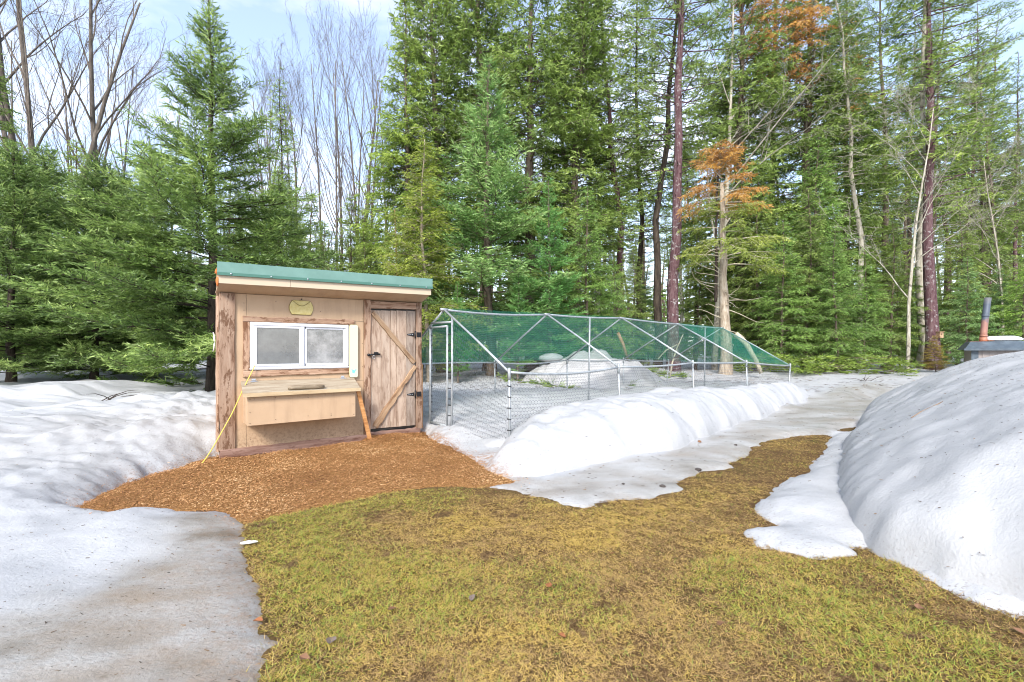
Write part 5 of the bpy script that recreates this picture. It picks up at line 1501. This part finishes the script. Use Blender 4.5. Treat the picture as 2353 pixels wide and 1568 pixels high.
tree('birch', 2085, 15.5, 9.6, 'slender pale birch with spreading bare twigs near the furnace', rz_=0.4, lean=0.02)
tree('birch', 2305, 19.5, 9.5, 'pale bare birch behind the furnace flue', rz_=3.0)
tree('palesnag', 1640, 19.5, 17.5, 'bleached leafless tree arching pale twigs above the orange cedar', rz_=0.2)
tree('palesnag', 1330, 21, 18, 'bleached leafless tree tangled in the central clump', rz_=2.9)
for i, (vx, Y, H, lf) in enumerate([(1795, 16.5, 5.6, 'young'), (1850, 17.5, 7.0, 'hemlock'), (1925, 16.2, 5.2, 'young'), (1890, 18.5, 9.5, 'young'), (1745, 19, 8.0, 'hemlock'), (1985, 17.5, 4.8, 'young'), (2045, 18.5, 6.0, 'hemlock'),
        (2220, 17.5, 4.4, 'fir'), (2200, 20, 7.0, 'hemlock'), (2290, 18.5, 4.2, 'fir'), (2350, 17.5, 4.6, 'young'), (2400, 19, 6.5, 'hemlock'), (2255, 22, 7.5, 'hemlock'), (1710, 22, 9, 'hemlock'), (1450, 18.5, 5, 'hemlock'), (1600, 21, 6.5, 'hemlock'), (2130, 20.5, 5.0, 'fir')]):
    tree('young', vx, Y, H, 'young green hemlock in the undergrowth right of the run', group='young hemlocks right of the run', leaf=lf)
for i, (vx, Y, H) in enumerate([(2225, 25, 20), (2262, 28, 21), (2300, 24, 17), (2330, 30, 20), (2375, 26, 18), (2440, 24, 17), (2180, 30, 22), (2090, 29, 22), (2010, 31, 23)]):
    tree('pine' if i % 2 else 'thin_hemlock', vx, Y, H, 'slim open pine in the stand behind the furnace', 'pine_tree', group='pines behind the furnace', barkm='barkpurple' if i % 3 == 0 else 'bark', wide=0.85)
rb = random.Random(3)
spots = []
for i in range(400):
    vx = rb.uniform(860, 2500); Y = rb.uniform(24, 46)
    x = xat(vx, Y)
    if all(math.hypot(x - a_, Y - b_) > 2.3 for a_, b_ in spots):
        spots.append((x, Y))
        kk = rb.choice(['thin_hemlock', 'thin_hemlock', 'pine', 'pine', 'pine', 'hemlock'])
        tree(kk, vx, Y, rb.uniform(15, 22), 'far conifer in the crowded woods behind the clearing', 'conifer_tree', group='woods beyond the run', barkm=rb.choice(['bark', 'barkdark', 'barkpurple', 'barkpale']), wide=rb.uniform(0.75, 1.0))
    if len(spots) >= 50: break
for i in range(30):
    vx = rb.uniform(900, 2500); Y = rb.uniform(19.5, 34)
    tree('young', vx, Y, rb.uniform(3.0, 6.5), 'shaded young conifer under the far woods', 'young_conifer', group='understorey of the far woods', leaf=rb.choice(['hemlock', 'hemlock', 'fir', 'young']), wide=rb.uniform(1.0, 1.3))
for i in range(15):
    vx = rb.choice([rb.uniform(-60, 420), rb.uniform(560, 880)]); Y = rb.uniform(25, 38)
    tree('sapling', vx, Y, rb.uniform(12, 19) * (Y / 30), 'fine twigged bare sapling in the far stand at left', 'bare_tree', group='far bare saplings at left', wide=1.2)
for i in range(34):
    vx = rb.uniform(-300, 900); Y = rb.uniform(26, 42)
    tree(rb.choice(['thin_hemlock', 'young']), vx, Y, rb.uniform(6.5, 10), 'far low conifer behind the left hand bare trees', 'conifer_tree', group='low woods beyond the coop', leaf='hemlock')

rg = np.random.default_rng(900)
CW = Crown(rg)
n_ = 30000
fx_ = rg.uniform(-55, 85, n_); fy_ = rg.uniform(52, 70, n_)
hz_ = (6.5 + 3.0 * vnoise(fx_ * 0.25, fy_ * 0 + 3, 7)) * np.where(fx_ < -8, 0.8, 1.0)
O_ = np.column_stack([fx_, fy_, 0.3 + hz_ * rg.random(n_) ** 1.1])
az_ = rg.uniform(0, 6.28, n_)
CW.blades(O_, unit(np.column_stack([np.cos(az_), np.sin(az_), rg.normal(-0.1, 0.25, n_)])), rg.uniform(0.6, 1.3, n_), rg.uniform(0.2, 0.45, n_), rg.normal(0.4, 0.2, n_))
tx_ = rg.uniform(-55, 85, 260); ty_ = rg.uniform(50, 70, 260)
CW.wood(np.stack([np.column_stack([tx_, ty_, np.zeros(260)]), np.column_stack([tx_ + rg.normal(0, .3, 260), ty_, np.full(260, 7.0)]), np.column_stack([tx_ + rg.normal(0, .5, 260), ty_, np.full(260, 14.0)])], 1), np.tile([0.2, 0.16, 0.08], (260, 1)), 5)
tag(ob('distant_woods', CW.mesh('distant_woods', M['bark'], M['hemlock'])), 'dim mass of distant evergreen woods closing the view', 'woods', None, 'stuff')

ORD = ['first', 'second', 'third', 'fourth', 'fifth', 'sixth', 'seventh', 'eighth', 'ninth', 'tenth', 'eleventh', 'twelfth', 'thirteenth', 'fourteenth', 'fifteenth', 'sixteenth', 'seventeenth']
for grp, what in (('small conifers behind the coop', 'small dark conifer behind the coop, {} from the left'), ('bare trees behind the coop', 'thin leafless tree in the stand behind the coop, {} from the left'),
                  ('young hemlocks right of the run', 'young green hemlock of the undergrowth, {} from the run rightwards'), ('pines behind the furnace', 'slim open pine behind the furnace, {} from the left')):
    mem = sorted((o_ for o_ in COL.objects if o_.get('group') == grp), key=lambda o_: o_.location.x / o_.location.y)
    for k, o_ in enumerate(mem): o_['label'] = what.format(ORD[k])

# --- the dying cedar with the orange cap
CY = 15.6
cdr = tag(ob('cedar_tree', None, None, (xat(1662, CY), CY, zsnow(xat(1662, CY), CY) - 0.05)), 'pale shaggy cedar trunk capped with rust orange dying foliage', 'tree')
rg = np.random.default_rng(77)
tmc, ctr = trunk_mesh('cedar_snag_trunk', 6.5, 0.225, 0.06, M['barkcedar'], rg, 0.25, 12)
ob('trunk', tmc, cdr)
tm2, _c = trunk_mesh('cedar_snag_stem', 4.0, 0.06, 0.03, M['barkdark'], rg, 0.2, 8, root=False)
ob('stem', tm2, cdr, (-0.22, 0.1, 2.9))
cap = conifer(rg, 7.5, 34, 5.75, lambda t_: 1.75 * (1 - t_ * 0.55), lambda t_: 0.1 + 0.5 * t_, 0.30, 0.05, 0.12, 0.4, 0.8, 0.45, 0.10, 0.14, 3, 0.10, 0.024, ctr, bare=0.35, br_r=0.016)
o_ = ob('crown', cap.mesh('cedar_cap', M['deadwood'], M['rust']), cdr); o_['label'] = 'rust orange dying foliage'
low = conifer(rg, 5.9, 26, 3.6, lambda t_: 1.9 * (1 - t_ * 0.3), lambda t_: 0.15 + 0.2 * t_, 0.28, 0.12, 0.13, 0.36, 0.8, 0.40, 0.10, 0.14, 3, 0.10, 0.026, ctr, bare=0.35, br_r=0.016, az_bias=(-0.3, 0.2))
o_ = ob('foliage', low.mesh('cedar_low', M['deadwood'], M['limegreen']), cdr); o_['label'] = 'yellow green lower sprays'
PD, RD = [], []
for k in range(26):
    zb = rg.uniform(0.9, 4.4); az = rg.uniform(0, 6.28); L = rg.uniform(0.3, 1.5)
    o = np.array([*[float(q_) for q_ in ctr(zb)], zb]); d = np.array([math.cos(az), math.sin(az), rg.normal(0.1, 0.25)])
    pts = [o]
    for j in range(5):
        d = unit(d + rg.normal(0, 0.22, 3) + np.array([0, 0, 0.02])); pts.append(pts[-1] + d * L / 5)
    PD.append(pts); RD.append(np.linspace(0.02, 0.004, 6))
v_, t_ = tubes(np.array(PD), np.array(RD), 4)
ob('dead_branches', mk_mesh('dead_branches', v_, t_, M['deadwood'], smooth=True), cdr)['kind'] = 'stuff'

# rusty sprays high in the tall hemlock
for (vx, vy, Y, n_, Lm, lab) in [(1800, 90, 20.6, 46, 2.0, 'rust orange dead spray high in the tall hemlock'), (1750, 15, 20.6, 30, 1.6, 'rust orange dead spray at the very top edge'), (1925, 185, 20.4, 16, 1.6, 'faded orange brown spray right of the high rusty one')]:
    zc = EYE + (YH - vy) * Y / F
    dsp = tag(ob('dead_bough', None, None, (xat(vx, Y), Y, zc)), lab, 'dead branch')
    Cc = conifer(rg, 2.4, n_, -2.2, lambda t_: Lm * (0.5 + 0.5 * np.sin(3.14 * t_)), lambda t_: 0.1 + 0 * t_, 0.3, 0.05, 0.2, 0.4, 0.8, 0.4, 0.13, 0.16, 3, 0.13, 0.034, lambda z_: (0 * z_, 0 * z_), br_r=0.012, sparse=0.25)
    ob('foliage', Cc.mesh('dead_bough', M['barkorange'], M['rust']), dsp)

# yellow bush near the furnace, brush and broken limbs
e = tree('young', 2150, 15.0, 1.25, 'small yellow ochre evergreen bush at the foot of the wind swept pine', 'small_evergreen', leaf='yellowbush', wide=1.5)


def fresh_brush(name, n_, region, seed, label, leaf='hemlock', hgt=0.3, ln=0.9):
    rg = np.random.default_rng(seed)
    C = Crown(rg)
    pts = scatter(region, n_); az = rg.uniform(0, 6.28, n_); L = rg.uniform(0.4, 1.0, n_) * ln
    zb = snow_z(pts[:, 0], pts[:, 1])[0] + rg.uniform(0.0, hgt, n_)
    d = np.stack([np.cos(az), np.sin(az), rg.normal(0.05, 0.12, n_)], -1)
    s_ = np.linspace(0, 1, 4)
    P3 = np.column_stack([pts, zb])[:, None, :] + d[:, None, :] * (L[:, None] * s_)[..., None]
    C.wood(P3, np.tile(np.array([0.010, 0.008, 0.005, 0.002]), (n_, 1)), 4)
    m_ = 60
    b = np.repeat(np.arange(n_), m_); s = rg.uniform(0.15, 1.0, len(b))
    O = P3[b, 0] * (1 - s)[:, None] + P3[b, -1] * s[:, None]
    D_ = unit(d[b] + rg.normal(0, 0.55, (len(b), 3)) * np.array([1, 1, 0.45]))
    C.blades(O + D_ * rg.uniform(0, 0.12, (len(b), 1)), D_, rg.uniform(0.08, 0.2, len(b)), np.full(len(b), 0.028), rg.normal(0.4, 0.18, len(b)))
    return tag(ob(name, C.mesh(name, M['bark'], M[leaf])), label, 'brush', None, 'stuff')


fresh_brush('brush_litter', 130, [ab(7.5, 7.6), ab(13.0, 7.4), ab(13.8, 10.4), ab(7.5, 10.2)], 201, 'fallen evergreen twigs carpeting the snow behind the run', 'hemlock', 0.04, 0.7)
fresh_brush('brush_pile', 150, [(8.2, 15.2), (12.6, 14.6), (13.0, 16.4), (8.4, 17.0)], 202, 'heap of cut evergreen boughs at the edge of the woods', 'hemlock', 0.55, 1.3)
fresh_brush('brush_litter', 60, [(-9, 9.6), (-3.2, 8.6), (-3.0, 10.8), (-9, 11.6)], 203, 'fallen evergreen twigs on the snow under the spruces', 'spruce', 0.02, 0.6)
for nm_, pts, r_, lab, mt in [
        ('broken_limb', [(xat(1690, 14.5), 14.5, 1.75), (xat(1712, 14.5), 14.45, 1.45), (xat(1735, 14.5), 14.4, 0.85), (xat(1745, 14.5), 14.4, 0.5)], [0.09, 0.085, 0.07, 0.06], 'broken pale ended limb leaning behind the green net', 'deadwood'),
        ('broken_limb', [(xat(1420, 13.6), 13.6, 1.75), (xat(1432, 13.6), 13.6, 1.40), (xat(1445, 13.6), 13.7, 0.9)], [0.05, 0.05, 0.04], 'short orange broken limb behind the snow mound', 'barkorange'),
        ('dead_branch', [(xat(1570, 14), 14, 1.72), (xat(1556, 14), 14, 1.30), (xat(1545, 14), 14.0, 0.85), (xat(1540, 14), 14, 0.4)], [0.012, 0.02, 0.024, 0.026], 'thin pale dead branch standing behind the green net', 'deadwood'),
        ('dead_branch', [(xat(1556, 14.05), 14.05, 1.40), (xat(1530, 14), 14.0, 1.22), (xat(1512, 14), 14, 0.95)], [0.016, 0.016, 0.018], 'bent pale twig crossing the thin dead branch behind the net', 'deadwood')]:
    tag(ob(nm_, tube_me(nm_, pts, r_, M[mt], 7)), lab, 'branch')

# ================================================================ SMALL THINGS
M['leafbrown'] = mat('dry_leaf', (0.20, 0.10, 0.05), 0.8)
M['leaforange'] = mat('orange_leaf', (0.27, 0.10, 0.035), 0.8)
M['leafgrey'] = mat('grey_leaf', (0.16, 0.12, 0.095), 0.85)


def leaf_mesh(name, L, m, seed):
    rg = np.random.default_rng(seed)
    prof_ = [(0, 0.04), (0.15, 0.30), (0.35, 0.42), (0.6, 0.34), (0.82, 0.18), (1.0, 0.02)]
    vv, ff = [], []
    for i, (t_, w_) in enumerate(prof_):
        x = (t_ - 0.5) * L; c_ = 0.25 * L * (t_ - 0.5) ** 2 + rg.normal(0, 0.01) * L
        j_ = rg.uniform(0.8, 1.2)
        vv += [(x, -w_ * L * j_, c_ + 0.16 * L * w_ * 2), (x, 0, c_), (x, w_ * L * rg.uniform(0.8, 1.2), c_ + 0.2 * L * w_ * 2)]
    for i in range(5):
        for j in range(2):
            a_ = i * 3 + j; ff.append((a_, a_ + 1, a_ + 4, a_ + 3))
    me_ = pym(name, vv, ff, m)
    return me_


LV = [(1403, 1280, 'leaforange', .05, 'bright orange leaf in the middle of the lawn'), (1262, 1356, 'leaforange', .055, 'orange leaf low in the centre of the lawn'), (1292, 1475, 'leaforange', .05, 'orange leaf near the bottom centre of the lawn'),
      (1655, 1450, 'leafbrown', .05, 'brown leaf on the lower right lawn'), (900, 1412, 'leafbrown', .06, 'curled brown leaf on the left half of the lawn'), (1085, 1385, 'leafgrey', .06, 'greyish leaf in the straw coloured middle of the lawn'),
      (760, 1490, 'leafgrey', .075, 'large grey dead leaf near the lower left lawn edge'), (700, 1530, 'leafbrown', .06, 'brown leaf close to the grey ice at the bottom'), (594, 1440, 'leaforange', .06, 'rust red leaf on the tongue of ice beside the lawn'),
      (2110, 1405, 'leafbrown', .055, 'tan leaf on bare soil near the big snow heap'), (2344, 1463, 'leafbrown', .06, 'tan leaf at the right edge below the snow heap'), (1590, 1205, 'leafgrey', .05, 'small dead leaf between ice sheet and snow apron')]
for i, (vx, vy, m_, L, lab) in enumerate(LV):
    x, y = gp(vx, vy)
    zz = max(zsnow(x, y), float(ground_z(np.array([x]), np.array([y]))[0]) + 0.018)
    o_ = tag(ob('dry_leaf', leaf_mesh('dry_leaf', L * 0.75, M[m_], i), None, (x, y, zz + 0.004), (random.uniform(-0.2, 0.2), random.uniform(-0.2, 0.2), random.uniform(0, 6.28))), lab, 'leaf', 'dry leaves on the lawn')


def lump_mesh(name, r, m, seed, flat=0.6):
    vv, ff = [], []
    for k in range(6):
        ph = math.pi * k / 5
        for j in range(8): vv.append((math.sin(ph) * math.cos(j * .785), math.sin(ph) * math.sin(j * .785), math.cos(ph) * flat))
    for k in range(5):
        for j in range(8): ff.append((k * 8 + j, (k + 1) * 8 + j, (k + 1) * 8 + (j + 1) % 8, k * 8 + (j + 1) % 8))
    vv = np.array(vv); vv *= (1 + 0.6 * fbm(vv[:, 0] * 2 + seed, vv[:, 1] * 2 + vv[:, 2], seed, 2))[:, None] * r
    return pym(name, vv, ff, m)


M['clod'] = mat('dark_clod', (0.06, 0.05, 0.045), 0.9)
for i, (vx, vy, r, lab) in enumerate([(1604, 1084, .028, 'dark round clod on the ice sheet by the lawn edge'), (1523, 1124, .024, 'brown clod near the tip of the ice sheet'), (1432, 1122, .012, 'tiny clod in the middle of the ice sheet'), (1690, 1033, .02, 'dark clod where the ice sheet narrows'), (1608, 1028, .022, 'reddish clod in the middle of the narrowing ice')]):
    x, y = gp(vx, vy)
    tag(ob('dirt_clod', lump_mesh('dirt_clod', r, M['clod'] if i != 4 else M['leafbrown'], i), None, (x, y, zsnow(x, y) + r * 0.3)), lab, 'clod', 'clods on the ice')
x, y = gp(570, 1258)
M['whitechip'] = mat('white_shell', (0.62, 0.62, 0.60), 0.7)
tag(ob('white_scrap', lump_mesh('white_scrap', 0.034, M['whitechip'], 8, 0.25), None, (x, y, 0.03), (0, 0, 0.3), (1.3, 0.7, 1)), 'small white scrap at the corner of lawn and grey ice', 'scrap')
# bark sliver on the heap
px_, py_ = 3.55, 4.05
zz = [float(pile_z(np.array([px_ + dx]), np.array([py_ + dy]))[0]) for dx, dy in ((0, 0), (0.11, 0.02), (0.22, 0.03), (0.33, 0.05))]
tag(ob('bark_sliver', tube_me('bark_sliver', [(px_ + dx, py_ + dy, z_ + 0.004) for (dx, dy), z_ in zip(((0, 0), (0.11, 0.02), (0.22, 0.03), (0.33, 0.05)), zz)], [0.003, 0.008, 0.007, 0.002], M['brace'], 6)), 'orange bark sliver lying on the big snow heap', 'bark')
# dead twigs poking from the snow
for i, (vx, vy, z_, sc_, lab) in enumerate([(245, 928, 0.42, 0.45, 'dark dead twig lying on the snow left of the coop'), (1990, 880, 0.3, 0.5, 'small evergreen twig on the snow beyond the bank'), (2090, 960, 0.6, 0.1, 'fleck of bark on the heap shoulder')][:2]):
    Y = F * (EYE - z_) / (vy - YH); x = xat(vx, Y); rg = np.random.default_rng(i + 300); PD = []
    for k in range(6):
        o = np.array([rg.uniform(-.2, .2), rg.uniform(-.05, .05), 0.02]); d = unit(np.array([rg.normal(0.6, .6), rg.normal(0, .5), abs(rg.normal(0.1, .25))]))
        PD.append([o + d * sc_ * q_ + np.array([0, 0, 0.05 * math.sin(q_ * 3)]) for q_ in (0, .33, .66, 1)])
    v_, t_ = tubes(np.array(PD), np.tile([0.008, 0.006, 0.004, 0.002], (6, 1)), 4)
    tag(ob('dead_twig', mk_mesh('dead_twig', v_, t_, M['barkdark']), None, (x, Y, zsnow(x, Y))), lab, 'twig')
# bird box on the wind swept pine
Y = 17.2; zb = EYE + (YH - 770) * Y / F
bb = thing('bird_box', (xat(2160, Y), Y, zb), 0, 'tiny tan bird box fixed to the wind swept pine trunk', 'bird box')
ob('box', box_me('box', -0.07, 0.07, -0.07, 0.09, -0.11, 0.11, M['brace']), bb)
ob('roof', box_me('roof', -0.09, 0.09, -0.10, 0.10, 0.111, 0.13, M['brace']), bb)
ob('entrance', tube_me('entrance', [(0, -0.072, 0.03), (0, -0.0705, 0.03)], 0.022, M['black'], 10), bb)
